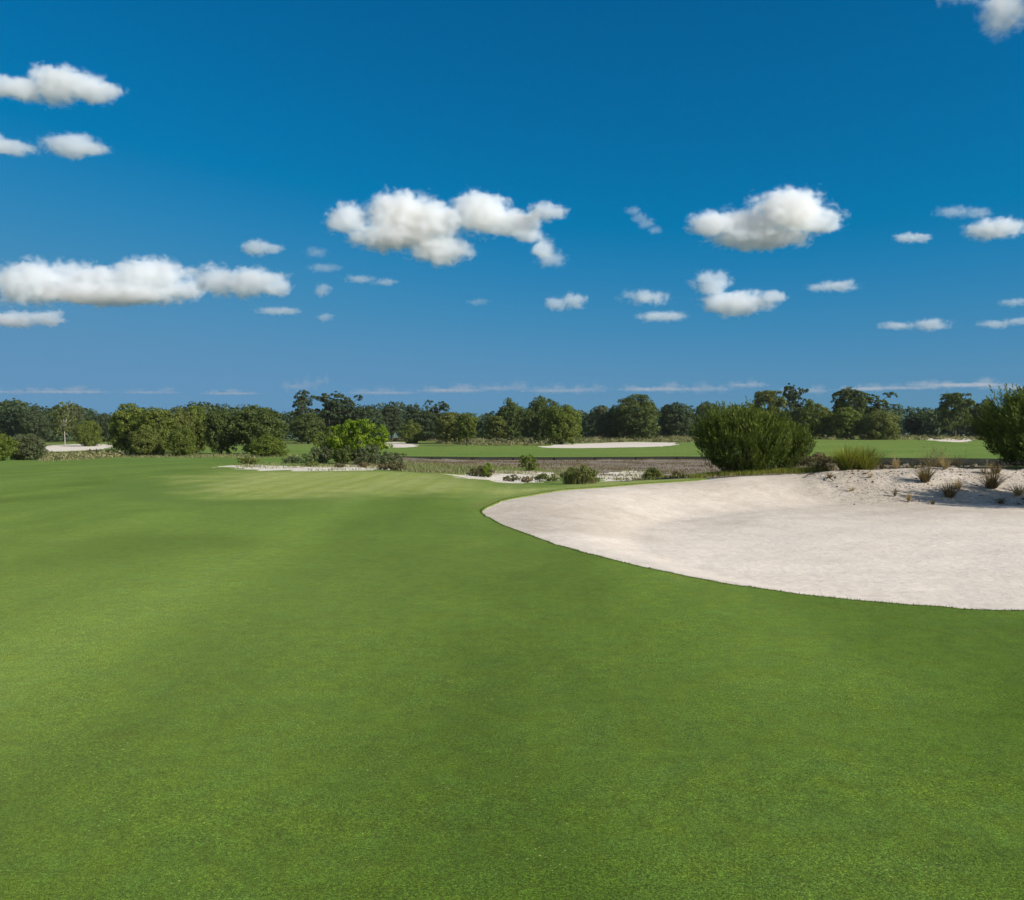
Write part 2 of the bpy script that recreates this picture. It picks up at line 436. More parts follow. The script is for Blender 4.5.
idx = np.arange(nr*na).reshape(nr, na)
q00 = idx[:-1, :]; q10 = idx[1:, :]; q01 = np.roll(idx, -1, 1)[:-1, :]; q11 = np.roll(idx, -1, 1)[1:, :]
T = np.concatenate([np.stack([q00, q01, q11], -1).reshape(-1, 3), np.stack([q00, q11, q10], -1).reshape(-1, 3)])
T = T[(T[:, 0] != T[:, 1]) & (T[:, 1] != T[:, 2])]
T = T[~((gx[T] == 0).sum(1) > 1)]
vx = [gx, gy, gh, A_dry, A_far, A_col, A_rough, A_bank_tone] + [S[k] for k in ('bunker', 'waste', 'far', 'marsh')]
VV = np.stack(vx, 1)
def split(VV, T, col):
    """cut the triangles along VV[:,col]==0; returns (VV, inside, outside)"""
    s = VV[:, col] > 0; c = s[T].sum(1)
    ins = [T[c == 3]]; outs = [T[c == 0]]
    new = []; base = len(VV); cache = {}
    def cut(a, b):
        k = (a, b) if a < b else (b, a)
        if k not in cache:
            fa, fb = VV[k[0], col], VV[k[1], col]; t = fa/(fa-fb)
            new.append(VV[k[0]]*(1-t)+VV[k[1]]*t); new[-1][col] = 0.0; cache[k] = base+len(new)-1
        return cache[k]
    I = []; O = []
    for tri in T[(c == 1) | (c == 2)]:
        a, b, d = (int(i) for i in tri)
        one = s[[a, b, d]].sum() == 1
        while s[a] != one or s[b] == one or s[d] == one: a, b, d = b, d, a
        ab, ad = cut(a, b), cut(a, d)
        X, Y = (I, O) if one else (O, I)
        X.append((a, ab, ad)); Y += [(ab, b, d), (ab, d, ad)]
    if new: VV = np.concatenate([VV, np.array(new)])
    f = lambda L, Q: np.concatenate(L+[np.array(Q, int).reshape(-1, 3)])
    return VV, f(ins, I), f(outs, O)
VV, Tb, Trest = split(VV, T, 8)
VV, Tw, Trest = split(VV, Trest, 9)
VV, Tf, Trest = split(VV, Trest, 10)
VV, Tm, Trest = split(VV, Trest, 11)
def land(name, T, mat, drop=0.0, skirt=0.0):
    u, inv = np.unique(T, return_inverse=True); F = inv.reshape(-1, 3)
    V = VV[u].copy(); V[:, 2] -= drop
    if skirt:
        e = np.concatenate([F[:, [0, 1]], F[:, [1, 2]], F[:, [2, 0]]])
        key = np.sort(e, 1); _, i, cnt = np.unique(key, axis=0, return_index=True, return_counts=True)
        b = e[i[cnt == 1]]
        b = b[np.hypot(V[b[:, 0], 0], V[b[:, 0], 1]) < 300]
        n0 = len(V); bot = V.copy(); bot[:, 2] -= skirt
        V = np.concatenate([V, bot])
        F = np.concatenate([F, np.stack([b[:, 1], b[:, 0], b[:, 0]+n0], 1), np.stack([b[:, 1], b[:, 0]+n0, b[:, 1]+n0], 1)])
        used, inv = np.unique(F, return_inverse=True); V = V[used]; F = inv.reshape(-1, 3)
    F = F[:, ::-1] if np.cross(V[F[0, 1], :2]-V[F[0, 0], :2], V[F[0, 2], :2]-V[F[0, 0], :2]) < 0 else F
    o = mesh_obj(name, V[:, :3], F, mat, attrs={'dry': V[:, 3], 'far': V[:, 4], 'collar': V[:, 5], 'rough': V[:, 6], 'bank_tone': V[:, 7]}, smooth=True)
    return tag(o, kind='structure')
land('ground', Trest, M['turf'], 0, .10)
land('bunker_sand', Tb, M['sand'], .035)
land('sandy_ground', Tw, M['waste'], .02)
land('far_bunker_sand', Tf, M['sand'], .03)
land('marsh_ground', Tm, M['marsh'], .02)

# ------------------------------------------------------------------ vegetation
def leaf_quads(C, N, size, aspect=.6, jit=.35):
    """diamond leaves at C facing N"""
    n = len(C)
    r = rng.normal(size=(n, 3)); t = np.cross(N, r); t /= np.linalg.norm(t, axis=1, keepdims=True)+1e-9
    b = np.cross(N, t)
    s = (size*(1+jit*rng.uniform(-1, 1, n)))[:, None]
    fold = N*s*.25
    V = np.stack([C-t*s, C-b*s*aspect+fold, C+t*s, C+b*s*aspect+fold], 1).reshape(-1, 3)
    F = np.arange(4*n).reshape(n, 4)
    return V, F
def unit(n):
    v = rng.normal(size=(n, 3)); return v/np.linalg.norm(v, axis=1, keepdims=True)

def crown(lobes, nsub, nleaf, size, sub_r=.34, up=.25, name='crown', mat=None, parent=None):
    L = np.array(lobes, float)
    Cs = []; Ns = []; Ts = []
    w = (L[:, 3]*L[:, 4]*L[:, 5])**(2/3); cnt = np.maximum(4, (nsub*w/w.sum()).astype(int))
    subs = []
    for l, k in zip(L, cnt):
        d = unit(k); rad = rng.uniform(.62, 1.02, k)[:, None]
        c = l[:3] + d*l[3:6]*rad
        sr = sub_r*(l[3:6].mean())*rng.uniform(.6, 1.25, k)
        subs.append(np.column_stack([c, sr, d]))
    subs = np.concatenate(subs)
    # drop those deep inside another lobe
    q = np.min([np.linalg.norm((subs[:, :3]-l[:3])/l[3:6], axis=1) for l in L], 0)
    subs = subs[q > .52]
    aw = subs[:, 3]**2; per = np.maximum(5, (nleaf*aw/aw.sum()).astype(int))
    for s, k in zip(subs, per):
        d = unit(k); d = d + s[4:7]*.45; d[:, 2] += up; d /= np.linalg.norm(d, axis=1, keepdims=True)
        r = s[3]*rng.uniform(.55, 1.08, k)[:, None]
        Cs.append(s[:3] + d*r*np.array([1, 1, .8])); nn = d + .75*unit(k); Ns.append(nn/np.linalg.norm(nn, axis=1, keepdims=True))
        Ts.append(np.clip(rng.uniform(.25, .75) + rng.normal(0, .2, k), 0, 1))
    C = np.concatenate(Cs); N = np.concatenate(Ns); Tn = np.concatenate(Ts)
    V, F = leaf_quads(C, N, size)
    return mesh_obj(name, V, F, mat, parent, attrs={'tint': np.repeat(Tn, 4)})

def tube(pts, radii, seg=7):
    pts = np.array(pts, float); V = []; F = []
    for i, (p, r) in enumerate(zip(pts, radii)):
        d = pts[min(i+1, len(pts)-1)]-pts[max(i-1, 0)]; d /= np.linalg.norm(d)+1e-9
        a = np.cross(d, [0.3, 1, .1]); a /= np.linalg.norm(a); b = np.cross(d, a)
        for k in range(seg):
            t = 2*math.pi*k/seg; V.append(p + r*(a*math.cos(t)+b*math.sin(t)))
    for i in range(len(pts)-1):
        for k in range(seg):
            F.append((i*seg+k, i*seg+(k+1) % seg, (i+1)*seg+(k+1) % seg, (i+1)*seg+k))
    return V, F
def branches(paths, name, mat, parent, seg=7):
    V = []; F = []
    for pts, rad in paths:
        v, f = tube(pts, rad, seg); o = len(V); V += v; F += [tuple(i+o for i in q) for q in f]
    return mesh_obj(name, np.array(V), np.array(F), mat, parent, smooth=True)

TREES = {}
def new_tree(kind, lobes, nsub, nleaf, size, trunk_h, trunk_r, mat, bark='bark', **kw):
    """prototype about 10 m tall, standing on its own origin"""
    root = empty('tree', (0, 0, 0))
    L = np.array(lobes)
    paths = []
    bend = rng.normal(0, .25, 2)
    top = np.array([bend[0], bend[1], trunk_h])
    paths.append(([(0, 0, -.3), (bend[0]*.3, bend[1]*.3, trunk_h*.45), tuple(top)], [trunk_r*1.25, trunk_r, trunk_r*.8]))
    for l in L:
        c = l[:3]; m = (top+c)/2 + rng.normal(0, .25, 3)
        paths.append(([tuple(top-[0, 0, .15]), tuple(m), tuple(c+(c-top)*.35)], [trunk_r*.6, trunk_r*.38, trunk_r*.1]))
    branches(paths, 'trunk', M[bark], root)
    crown(lobes, nsub, nleaf, size, mat=M[mat], parent=root, **kw)
    TREES[kind] = root
    return root
def lob(n, R_, z0, z1, r0, r1, flat=.8):
    out = []
    for i in range(n):
        a = 2*math.pi*i/n*1.0 + rng.uniform(-.5, .5); t = rng.uniform(0, 1); z = z0+(z1-z0)*((i*.618) % 1)
        k = math.sqrt(max(.05, 1-((z-z0)/(z1-z0+1e-6)*1.0-.3)**2*1.1))
        rad = R_*k*rng.uniform(.65, 1.0); r = rng.uniform(r0, r1)
        out.append((rad*math.cos(a), rad*math.sin(a), z, r*1.15, r*1.15, r*flat))
    return out
# broad crowns down to the ground, 10 m tall and about 10 m wide
for k in range(4):
    new_tree('oak%d' % k, [(0, 0, 4.8, 3.7, 3.7, 3.9)] + lob(15, 3.3, 1.5, 7.9, 1.2, 2.1), 620, 19000, .18, 2.2, .3, 'leaf_dark', sub_r=.27)
# taller crown with clear trunk
for k in range(3):
    new_tree('tall%d' % k, [(0, 0, 6.2, 2.5, 2.5, 3.3)] + lob(11, 2.4, 3.2, 8.6, 1.1, 1.8), 420, 13000, .165, 3.2, .22, 'leaf_dark', sub_r=.27)
# high flat-topped pine with separate plates of needles
for k in range(2):
    new_tree('pine%d' % k, [(rng.uniform(-2.6, 2.6), rng.uniform(-2, 2), z, rng.uniform(1.1, 1.8), rng.uniform(1, 1.7), .55) for z in np.linspace(4.6, 9.5, 14)], 200, 5200, .18, 7.4, .17, 'leaf_blue', up=.6)
# thin airy tree
new_tree('thin0', [(rng.uniform(-1.9, 1.9), rng.uniform(-1.6, 1.6), z, 1.0, 1.0, .9) for z in np.linspace(3.2, 9.2, 16)], 200, 4600, .14, 4.2, .085, 'leaf_olive', 'bark_pale')
# low round shrub, drawn 10 units tall and scaled down
for k in range(3):
    new_tree('bush%d' % k, [(0, 0, 4.2, 4.4, 4.4, 4.0)] + lob(12, 3.7, 1.4, 6.2, 1.8, 2.8), 520, 17000, .20, 1.2, .3, 'leaf_olive')
PROTO_W = {'oak': 5.2, 'tall': 4.0, 'pine': 3.6, 'thin': 2.6, 'bush': 6.0}
PROTO_H = {'oak': 9.8, 'tall': 10.0, 'pine': 9.9, 'thin': 10.0, 'bush': 9.2}
used = set()
def place_tree(kind, u, vtop, vbase, hw, D, mat, label, name='tree', cat='tree', group=None, rot=None, bark=None):
    src = TREES[kind]
    if kind in used:
        root = src.copy(); COL.objects.link(root)
        for ch in list(src.children):
            c = ch.copy(); COL.objects.link(c); c.parent = root
    else:
        root = src; used.add(kind)
    x = ray(u, vbase)[0]*D; z = gz(x, D)
    top = CAMZ + ray(u, vtop)[1]*D
    hs = (top-z)/PROTO_H[kind[:-1]]; ws = hw/FPX*D/PROTO_W[kind[:-1]]
    root.location = (x, D, z-.05); root.rotation_euler = (0, 0, rng.uniform(0, 6.28) if rot is None else rot)
    root.scale = (ws, ws, hs)
    root.name = name
    tag(root, label, cat, group)
    for ch in root.children:
        if ch.name.startswith('crown'):
            ch.material_slots[0].link = 'OBJECT'; ch.material_slots[0].material = M[mat]
        elif bark:
            ch.material_slots[0].link = 'OBJECT'; ch.material_slots[0].material = M[bark]
    return root

GL = 'trees edging the course on the left'
GF = 'trees along the far edge of the fairway'
TL = [
 # kind, u, top, base, hw, D, mat, label, name, cat, group
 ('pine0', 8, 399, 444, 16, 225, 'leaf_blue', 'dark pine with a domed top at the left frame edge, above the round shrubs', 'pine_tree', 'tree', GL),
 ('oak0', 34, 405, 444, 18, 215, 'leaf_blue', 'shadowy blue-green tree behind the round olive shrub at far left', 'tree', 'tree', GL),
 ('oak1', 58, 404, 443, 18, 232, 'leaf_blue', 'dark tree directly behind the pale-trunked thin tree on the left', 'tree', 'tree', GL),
 ('thin0', 65, 401, 443, 13, 172, 'leaf_olive', 'thin airy tree with a bare pale trunk above the left sand patch', 'thin_tree', 'tree', GL),
 ('tall1', 77, 404, 440, 9, 205, 'leaf_grey', 'narrow grey-green treetop just right of the pale-trunked thin tree', 'tree', 'tree', GL),
 ('bush1', 88, 418, 442.5, 13, 165, 'leaf_mid', 'small round green tree standing behind the left sand patch', 'tree', 'tree', GL),
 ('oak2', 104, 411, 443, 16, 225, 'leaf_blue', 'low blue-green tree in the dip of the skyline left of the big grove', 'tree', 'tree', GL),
 ('oak3', 131, 400, 455, 23, 108, 'leaf_mid', 'broad olive tree that starts the big grove, beside the left sand patch', 'oak_tree', 'tree', GL),
 ('oak1', 156, 404, 456, 22, 104, 'leaf_mid', 'yellow-green tree second from the left in the big grove', 'oak_tree', 'tree', GL),
 ('bush0', 146, 424, 456.5, 18, 97, 'leaf_olive', 'low olive bush under the front of the big grove at left', 'bush', 'bush', GL),
 ('bush2', 182, 424, 457, 15, 95, 'leaf_mid', 'bright speckled bush at the foot of the grove, left of the dark hollow', 'bush', 'bush', GL),
 ('oak0', 180, 406, 455, 17, 108, 'leaf_olive', 'olive tree rising behind the bright speckled bush in the grove', 'oak_tree', 'tree', GL),
 ('oak3', 196, 402, 456, 19, 114, 'leaf_mid', 'brownish-topped tree at the middle of the big grove', 'oak_tree', 'tree', GL),
 ('oak1', 221, 406, 456.5, 20, 106, 'leaf_dark', 'dark-green tree with open shadowed trunk in the grove, left of the broad dome', 'oak_tree', 'tree', GL),
 ('oak2', 258, 402, 456, 34, 106, 'leaf_dark', 'widest domed dark oak closing the right end of the big grove', 'oak_tree', 'tree', GL),
 ('bush0', 268, 433, 458.5, 20, 92, 'leaf_mid', 'rounded green bush in front of the widest domed oak', 'bush', 'bush', GL),
 ('bush1', 27, 431, 464, 19, 72, 'leaf_grey', 'round olive shrub with dense small leaves near the left edge', 'shrub', 'shrub', GL),
 ('bush2', -6, 429, 466, 22, 68, 'leaf_mid', 'bright green shrub cut by the left frame edge', 'shrub', 'shrub', GL),
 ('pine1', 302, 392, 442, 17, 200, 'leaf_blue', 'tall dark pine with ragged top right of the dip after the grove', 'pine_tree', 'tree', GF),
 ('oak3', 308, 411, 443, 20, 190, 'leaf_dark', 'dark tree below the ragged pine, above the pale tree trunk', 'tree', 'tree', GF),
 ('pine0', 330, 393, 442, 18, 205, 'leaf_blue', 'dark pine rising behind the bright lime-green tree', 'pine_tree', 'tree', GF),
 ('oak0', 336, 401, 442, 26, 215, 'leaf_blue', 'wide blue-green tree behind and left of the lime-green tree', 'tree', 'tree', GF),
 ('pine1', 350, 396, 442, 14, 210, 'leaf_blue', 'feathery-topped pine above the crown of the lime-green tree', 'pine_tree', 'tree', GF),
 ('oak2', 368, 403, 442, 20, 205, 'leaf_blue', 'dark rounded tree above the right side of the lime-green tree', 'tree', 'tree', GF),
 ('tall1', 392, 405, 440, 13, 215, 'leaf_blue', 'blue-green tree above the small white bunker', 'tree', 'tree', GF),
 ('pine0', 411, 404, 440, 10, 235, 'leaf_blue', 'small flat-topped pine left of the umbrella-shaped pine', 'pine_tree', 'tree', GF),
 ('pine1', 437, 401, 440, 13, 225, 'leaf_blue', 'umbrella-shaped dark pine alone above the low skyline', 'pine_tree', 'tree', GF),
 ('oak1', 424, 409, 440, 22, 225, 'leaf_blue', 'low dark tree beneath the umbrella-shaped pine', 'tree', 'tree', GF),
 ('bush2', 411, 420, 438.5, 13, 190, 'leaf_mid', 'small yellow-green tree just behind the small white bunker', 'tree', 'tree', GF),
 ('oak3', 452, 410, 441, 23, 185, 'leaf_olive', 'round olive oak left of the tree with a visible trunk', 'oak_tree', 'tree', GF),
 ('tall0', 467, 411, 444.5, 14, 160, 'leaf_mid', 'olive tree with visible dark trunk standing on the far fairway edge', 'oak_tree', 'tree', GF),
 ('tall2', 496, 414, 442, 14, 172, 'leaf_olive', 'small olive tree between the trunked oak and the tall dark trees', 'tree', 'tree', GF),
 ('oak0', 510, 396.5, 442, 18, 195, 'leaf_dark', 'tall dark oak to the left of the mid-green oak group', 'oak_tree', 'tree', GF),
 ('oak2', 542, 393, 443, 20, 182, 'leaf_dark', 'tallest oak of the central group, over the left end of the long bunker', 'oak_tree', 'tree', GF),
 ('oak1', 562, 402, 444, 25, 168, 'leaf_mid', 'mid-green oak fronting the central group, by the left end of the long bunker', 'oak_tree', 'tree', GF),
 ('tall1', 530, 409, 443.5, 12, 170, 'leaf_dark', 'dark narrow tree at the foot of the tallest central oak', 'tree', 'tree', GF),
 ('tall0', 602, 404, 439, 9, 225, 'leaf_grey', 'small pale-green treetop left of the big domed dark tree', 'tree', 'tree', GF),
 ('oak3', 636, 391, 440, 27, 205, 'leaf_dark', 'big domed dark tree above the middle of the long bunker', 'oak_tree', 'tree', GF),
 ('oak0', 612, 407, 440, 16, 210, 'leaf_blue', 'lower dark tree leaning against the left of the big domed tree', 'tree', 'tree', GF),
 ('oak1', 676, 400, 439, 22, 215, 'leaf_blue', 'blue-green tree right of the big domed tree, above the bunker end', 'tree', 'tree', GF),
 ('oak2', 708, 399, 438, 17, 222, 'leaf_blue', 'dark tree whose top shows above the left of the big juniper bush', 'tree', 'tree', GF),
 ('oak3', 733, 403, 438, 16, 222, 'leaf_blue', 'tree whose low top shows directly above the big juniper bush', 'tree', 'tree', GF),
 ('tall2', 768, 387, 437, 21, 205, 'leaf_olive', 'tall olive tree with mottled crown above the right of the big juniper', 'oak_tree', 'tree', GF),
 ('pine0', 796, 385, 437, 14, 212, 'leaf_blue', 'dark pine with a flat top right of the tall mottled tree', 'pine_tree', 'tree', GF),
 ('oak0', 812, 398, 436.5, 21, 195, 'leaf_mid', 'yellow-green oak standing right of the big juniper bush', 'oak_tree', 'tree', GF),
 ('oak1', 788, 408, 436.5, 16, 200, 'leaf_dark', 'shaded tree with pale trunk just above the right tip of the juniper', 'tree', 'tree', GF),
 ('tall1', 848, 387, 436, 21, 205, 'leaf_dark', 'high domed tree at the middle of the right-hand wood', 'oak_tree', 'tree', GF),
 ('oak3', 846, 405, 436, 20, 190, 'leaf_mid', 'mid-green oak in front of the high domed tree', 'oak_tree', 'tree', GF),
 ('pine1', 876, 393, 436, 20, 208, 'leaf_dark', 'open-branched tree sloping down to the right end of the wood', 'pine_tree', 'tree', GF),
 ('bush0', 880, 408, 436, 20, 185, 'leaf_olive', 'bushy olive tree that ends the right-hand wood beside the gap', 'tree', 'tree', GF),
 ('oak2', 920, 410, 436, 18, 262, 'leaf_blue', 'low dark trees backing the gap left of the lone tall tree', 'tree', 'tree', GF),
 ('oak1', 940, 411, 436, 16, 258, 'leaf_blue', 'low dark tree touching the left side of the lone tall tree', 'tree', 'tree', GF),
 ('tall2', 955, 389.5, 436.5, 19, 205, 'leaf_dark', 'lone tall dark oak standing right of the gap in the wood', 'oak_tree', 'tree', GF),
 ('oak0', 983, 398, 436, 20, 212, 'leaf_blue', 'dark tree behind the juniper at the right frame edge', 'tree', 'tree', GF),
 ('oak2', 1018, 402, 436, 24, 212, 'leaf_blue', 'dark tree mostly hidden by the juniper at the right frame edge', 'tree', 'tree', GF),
]
for a in TL:
    place_tree(*a[:8], name=a[8], cat=a[9], group=a[10])

# the far-off wood that reads as one mass behind the separate trees
def far_wood():
    Cs = []; Ns = []; Ts = []
    for i in range(430):
        th = R(rng.uniform(-58, 58)); d = rng.uniform(255, 330)
        x, y = d*math.sin(th), d*math.cos(th)
        x, y = x, max(y, 120)
        r = rng.uniform(3.4, 5.2); hgt = rng.uniform(9.0, 11.8) + 1.2*math.sin(th*31)
        z0 = -.6
        for j in range(5):
            c = np.array([x+rng.normal(0, 2.2), y+rng.normal(0, 2.2), z0 + hgt - r*.9 - j*1.5*rng.uniform(.7, 1.3)])
            k = 120; dd = unit(k); dd[:, 2] = np.abs(dd[:, 2])*.9-.15*0
            dd[:, 1] -= .35; dd /= np.linalg.norm(dd, axis=1, keepdims=True)
            Cs.append(c + dd*np.array([r, r, r*.7])*rng.uniform(.75, 1.05, k)[:, None])
            nn = dd+.8*unit(k); Ns.append(nn/np.linalg.norm(nn, axis=1, keepdims=True)); Ts.append(np.clip(rng.uniform(.1, .8)+rng.normal(0, .2, k), 0, 1))
    C = np.concatenate(Cs); N = np.concatenate(Ns)
    V, F = leaf_quads(C, N, .5)
    o = mesh_obj('far_wood', V, F, M['leaf_blue'], attrs={'tint': np.repeat(np.concatenate(Ts), 4)})
    tag(o, 'unbroken dark wood closing the view behind the separate trees', 'woodland', kind='stuff')
far_wood()

# ---- junipers: upright sprays from a narrow foot
def juniper(name, x, y, rx, ry, h, nspray, label, lean=(0, 0), seed=0, group=None, cat='juniper bush'):
    g = np.random.default_rng(seed)
    z = gz(x, y); root = empty(name, (x, y, z)); tag(root, label, cat, group)
    blob = [(0, 0, .50, .98, 1., .47), (0, 0, .2, .62, .62, .22)] + [(g.uniform(-.55, .55), g.uniform(-.5, .5), g.uniform(.5, .72), g.uniform(.32, .5), g.uniform(.3, .5), g.uniform(.2, .3)) for _ in range(9)]
    tips = []; dirs = []
    for b in blob:
        k = int(nspray*(.42 if b is blob[0] else .58/9))
        d = g.normal(size=(k, 3)); d /= np.linalg.norm(d, axis=1, keepdims=True)
        rad = g.uniform(.55, 1.0, k)**.5
        p = np.array(b[:3]) + d*np.array(b[3:6])*rad[:, None]
        tips.append(p); dirs.append(d)
    p = np.concatenate(tips); d = np.concatenate(dirs)
    # taper toward the foot
    p = p*(1 + .13*(g.uniform(0, 1, len(p)) > .86)[:, None]*np.array([1, 1, .9]))
    gap = vnoise(p[:, 0]*3.2+seed, p[:, 1]*3.2, p[:, 2]*3.0) > -.42
    keep = gap & (p[:, 2] > .03) & (np.hypot(p[:, 0], p[:, 1]) < .60 + .75*np.clip(p[:, 2], 0, 1)**.9) & (p[:, 2] < 1.08)
    p = p[keep]; d = d[keep]
    P3 = p*np.array([rx, ry, h]); P3[:, 0] += lean[0]*p[:, 2]; P3[:, 1] += lean[1]*p[:, 2]
    ax = d*np.array([.55, .55, .2]) + np.array([0, 0, .95]); ax[:, 0] += .18*p[:, 0]
    ax += g.normal(0, .22, ax.shape); ax /= np.linalg.norm(ax, axis=1, keepdims=True)
    C = []; N = []; Tn = []; A = []
    kk = 34
    for q, a in zip(P3, ax):
        L = g.uniform(.30, .78)*(1.5 if g.uniform() < .16 else 1.0); t = g.uniform(0, 1, kk)
        wr = .075*np.sin(np.clip(t*1.05+.08, 0, 1)*math.pi)**.7 + .01
        rr_ = g.normal(size=(kk, 3)); rr_ -= (rr_@a)[:, None]*a; rr_ /= np.linalg.norm(rr_, axis=1, keepdims=True)
        C.append(q + a*(t*L)[:, None] - a*L*.45 + rr_*wr[:, None]*g.uniform(.5, 1.1, kk)[:, None])
        nn = rr_ + .4*g.normal(size=(kk, 3)); N.append(nn/np.linalg.norm(nn, axis=1, keepdims=True))
        dirv = a + rr_*.55; A.append(dirv/np.linalg.norm(dirv, axis=1, keepdims=True))
        Tn.append(np.clip(.05+.75*t + g.uniform(-.2, .25), 0, 1))
    C = np.concatenate(C); N = np.concatenate(N); A = np.concatenate(A); Tn = np.concatenate(Tn)
    b = np.cross(N, A); b /= np.linalg.norm(b, axis=1, keepdims=True)+1e-9
    s = g.uniform(.045, .075, len(C))[:, None]
    V = np.stack([C-A*s*.6, C-b*s*.24, C+A*s*1.15, C+b*s*.24], 1).reshape(-1, 3)
    mesh_obj('foliage', V, np.arange(len(V)).reshape(-1, 4), M['leaf_juniper'], root, attrs={'tint': np.repeat(Tn, 4)})
    paths = []
    for k in range(16):
        q = P3[g.integers(len(P3))]*np.array([.8, .8, .8]); q[2] = max(q[2], .5)
        m = np.array([q[0]*.35, q[1]*.35, q[2]*.5])
        paths.append(([(g.normal(0, .1), g.normal(0, .1), -.1), tuple(m), tuple(q)], [.07, .045, .012]))
    branches(paths, 'trunk', M['bark'], root, 6)
    return root
GJ = 'junipers behind the bunker'
juniper('juniper_bush', ray(744, 470)[0]*31.5, 31.5, 1.88, 1.9, 2.5, 2500, 'big dense juniper bush on the grassy rim behind the bunker', (-.12, 0), 3, GJ)
juniper('juniper_bush', ray(785, 470)[0]*32.0, 32.4, 1.15, 1.2, 1.95, 800, 'smaller pointed juniper growing against the right side of the big one', (.15, 0), 5, GJ)
juniper('juniper_bush', ray(1043, 470)[0]*28.8, 28.8, 2.2, 2.0, 2.85, 2300, 'large dark juniper bush cut by the right frame edge', (-.1, 0), 8, GJ)
juniper('juniper_bush', 17.2, 23.4, 1.7, 1.6, 2.6, 1200, 'juniper just outside the frame that shades the right end of the sand', (0, 0), 9, GJ)

# ---- grass tufts
def blades(n, h, spread, lean=.35, width=.006, seed=0, base=None, segs=3, tmin=0.0, tmax=1.0, droop=.5):
    g = np.random.default_rng(seed)
    a = g.uniform(0, 2*math.pi, n); r = np.sqrt(g.uniform(0, 1, n))
    if base is None:
        bx = np.cos(a)*r*spread[0]; by = np.sin(a)*r*spread[1]; bz = np.zeros(n)
    else: bx, by, bz = base
    out = a + g.normal(0, .6, n); ln = h*(.25+.85*g.uniform(0, 1, n)**.8); tilt = lean*g.uniform(.1, 1.2, n)
    dx, dy = np.cos(out), np.sin(out); V = []; px, py = -dy, dx
    tt = np.linspace(0, 1, segs+1)
    for i, t in enumerate(tt):
        hor = ln*(tilt*t + droop*tilt*t*t); ver = ln*t*(1-.35*tilt*t)
        w = width*(1-t)**.6*(ln/h+.3) + width*.12
        cx, cy, cz = bx+dx*hor, by+dy*hor, bz+ver-.02
        V += [np.stack([cx-px*w, cy-py*w, cz], 1), np.stack([cx+px*w, cy+py*w, cz], 1)]
    V = np.stack(V, 1); m = V.shape[1]
    F = []
    off = np.arange(n)[:, None]*m
    for i in range(segs): F.append(off + np.array([2*i, 2*i+1, 2*i+3, 2*i+2]))
    tint = np.repeat(np.clip(g.normal((tmin+tmax)/2, (tmax-tmin)/3, n), 0, 1), m)
    return V.reshape(-1, 3), np.concatenate(F), tint
def tuft(name, u, vbase, D, h, sx, sy, n, mat, label, cat='grass tuft', group=None, width=.006, lean=.35, seed=0, heads=0):
    x = ray(u, vbase)[0]*D; root = empty(name, (x, D, gz(x, D))); tag(root, label, cat, group, 'thing')
    V, F, t = blades(int(n*.75), h*1.05, (sx*.55, sy*.55), lean*1.9, width, seed)
    mesh_obj('blades', V, F, M[mat], root, attrs={'tint': t})
    if heads:
        g = np.random.default_rng(seed+99)
        V, F, t = blades(heads, h*1.25, (sx*.7, sy*.7), lean*.7, width*.5, seed+5)
        k = V.reshape(heads, -1, 3)[:, -1]
        C = (k[:, None, :] + g.normal(0, 1, (heads, 14, 3))*np.array([.018, .018, .05])).reshape(-1, 3)
        Q, QF = leaf_quads(C, unit(len(C)), .014)
        mesh_obj('seed_heads', np.concatenate([V, Q]), np.concatenate([F, QF+len(V)]), M['blade_tan'], root, attrs={'tint': np.concatenate([t, np.full(len(Q), .7)])})
    return root
GT = 'tufts on the sandy bank'
tuft('grass_clump', 849, 472, 29.2, .95, .55, .5, 1500, 'blade_green', 'tallest green grass clump on the sand bank, left of the stalks', 'grass clump', GT, .007, .33, 1)
tuft('grass_clump', 866, 472, 29.0, .88, .45, .4, 1100, 'blade_green', 'green grass clump leaning right beside the tallest clump', 'grass clump', GT, .007, .4, 2)
tuft('grass_tuft', 896, 469, 29.0, .42, .12, .1, 130, 'blade_tan', 'small straw tuft on the crest just right of the green clumps', 'grass tuft', GT, .006, .25, 3, 6)
tuft('grass_tuft', 925, 477, 26.8, .62, .22, .2, 420, 'blade_brown', 'thick brown-green tuft in the middle of the bank', 'grass tuft', GT, .006, .3, 4, 10)
tuft('grass_tuft', 934, 468, 28.9, .62, .45, .3, 260, 'blade_tan', 'wispy pale seed-head grass on the crest behind the thick brown tuft', 'grass tuft', GT, .004, .5, 5, 50)
tuft('grass_tuft', 945, 471, 28.3, .48, .12, .1, 150, 'blade_tan', 'straw tuft on the crest right of the wispy seed-heads', 'grass tuft', GT, .006, .25, 6, 5)
tuft('grass_tuft', 958, 470, 28.6, .45, .12, .1, 130, 'blade_tan', 'straw tuft leaning left on the crest, farther right than the wispy one', 'grass tuft', GT, .006, .4, 7, 5)
tuft('grass_tuft', 895, 482, 25.6, .28, .06, .06, 60, 'blade_brown', 'tiny dark stub of grass alone low on the bank', 'grass tuft', GT, .006, .2, 8)
tuft('grass_tuft', 909, 485, 25.0, .28, .08, .07, 70, 'blade_tan', 'tiny straw stub of grass near the foot of the bank', 'grass tuft', GT, .006, .2, 9)
tuft('grass_tuft', 950, 485, 25.4, .50, .2, .16, 300, 'blade_brown', 'bushy brown tuft low on the bank beneath the straw tufts', 'grass tuft', GT, .006, .35, 10, 8)
tuft('grass_tuft', 958, 481, 26.2, .40, .12, .1, 140, 'blade_tan', 'straw tuft touching the back of the low bushy brown tuft', 'grass tuft', GT, .006, .3, 11)
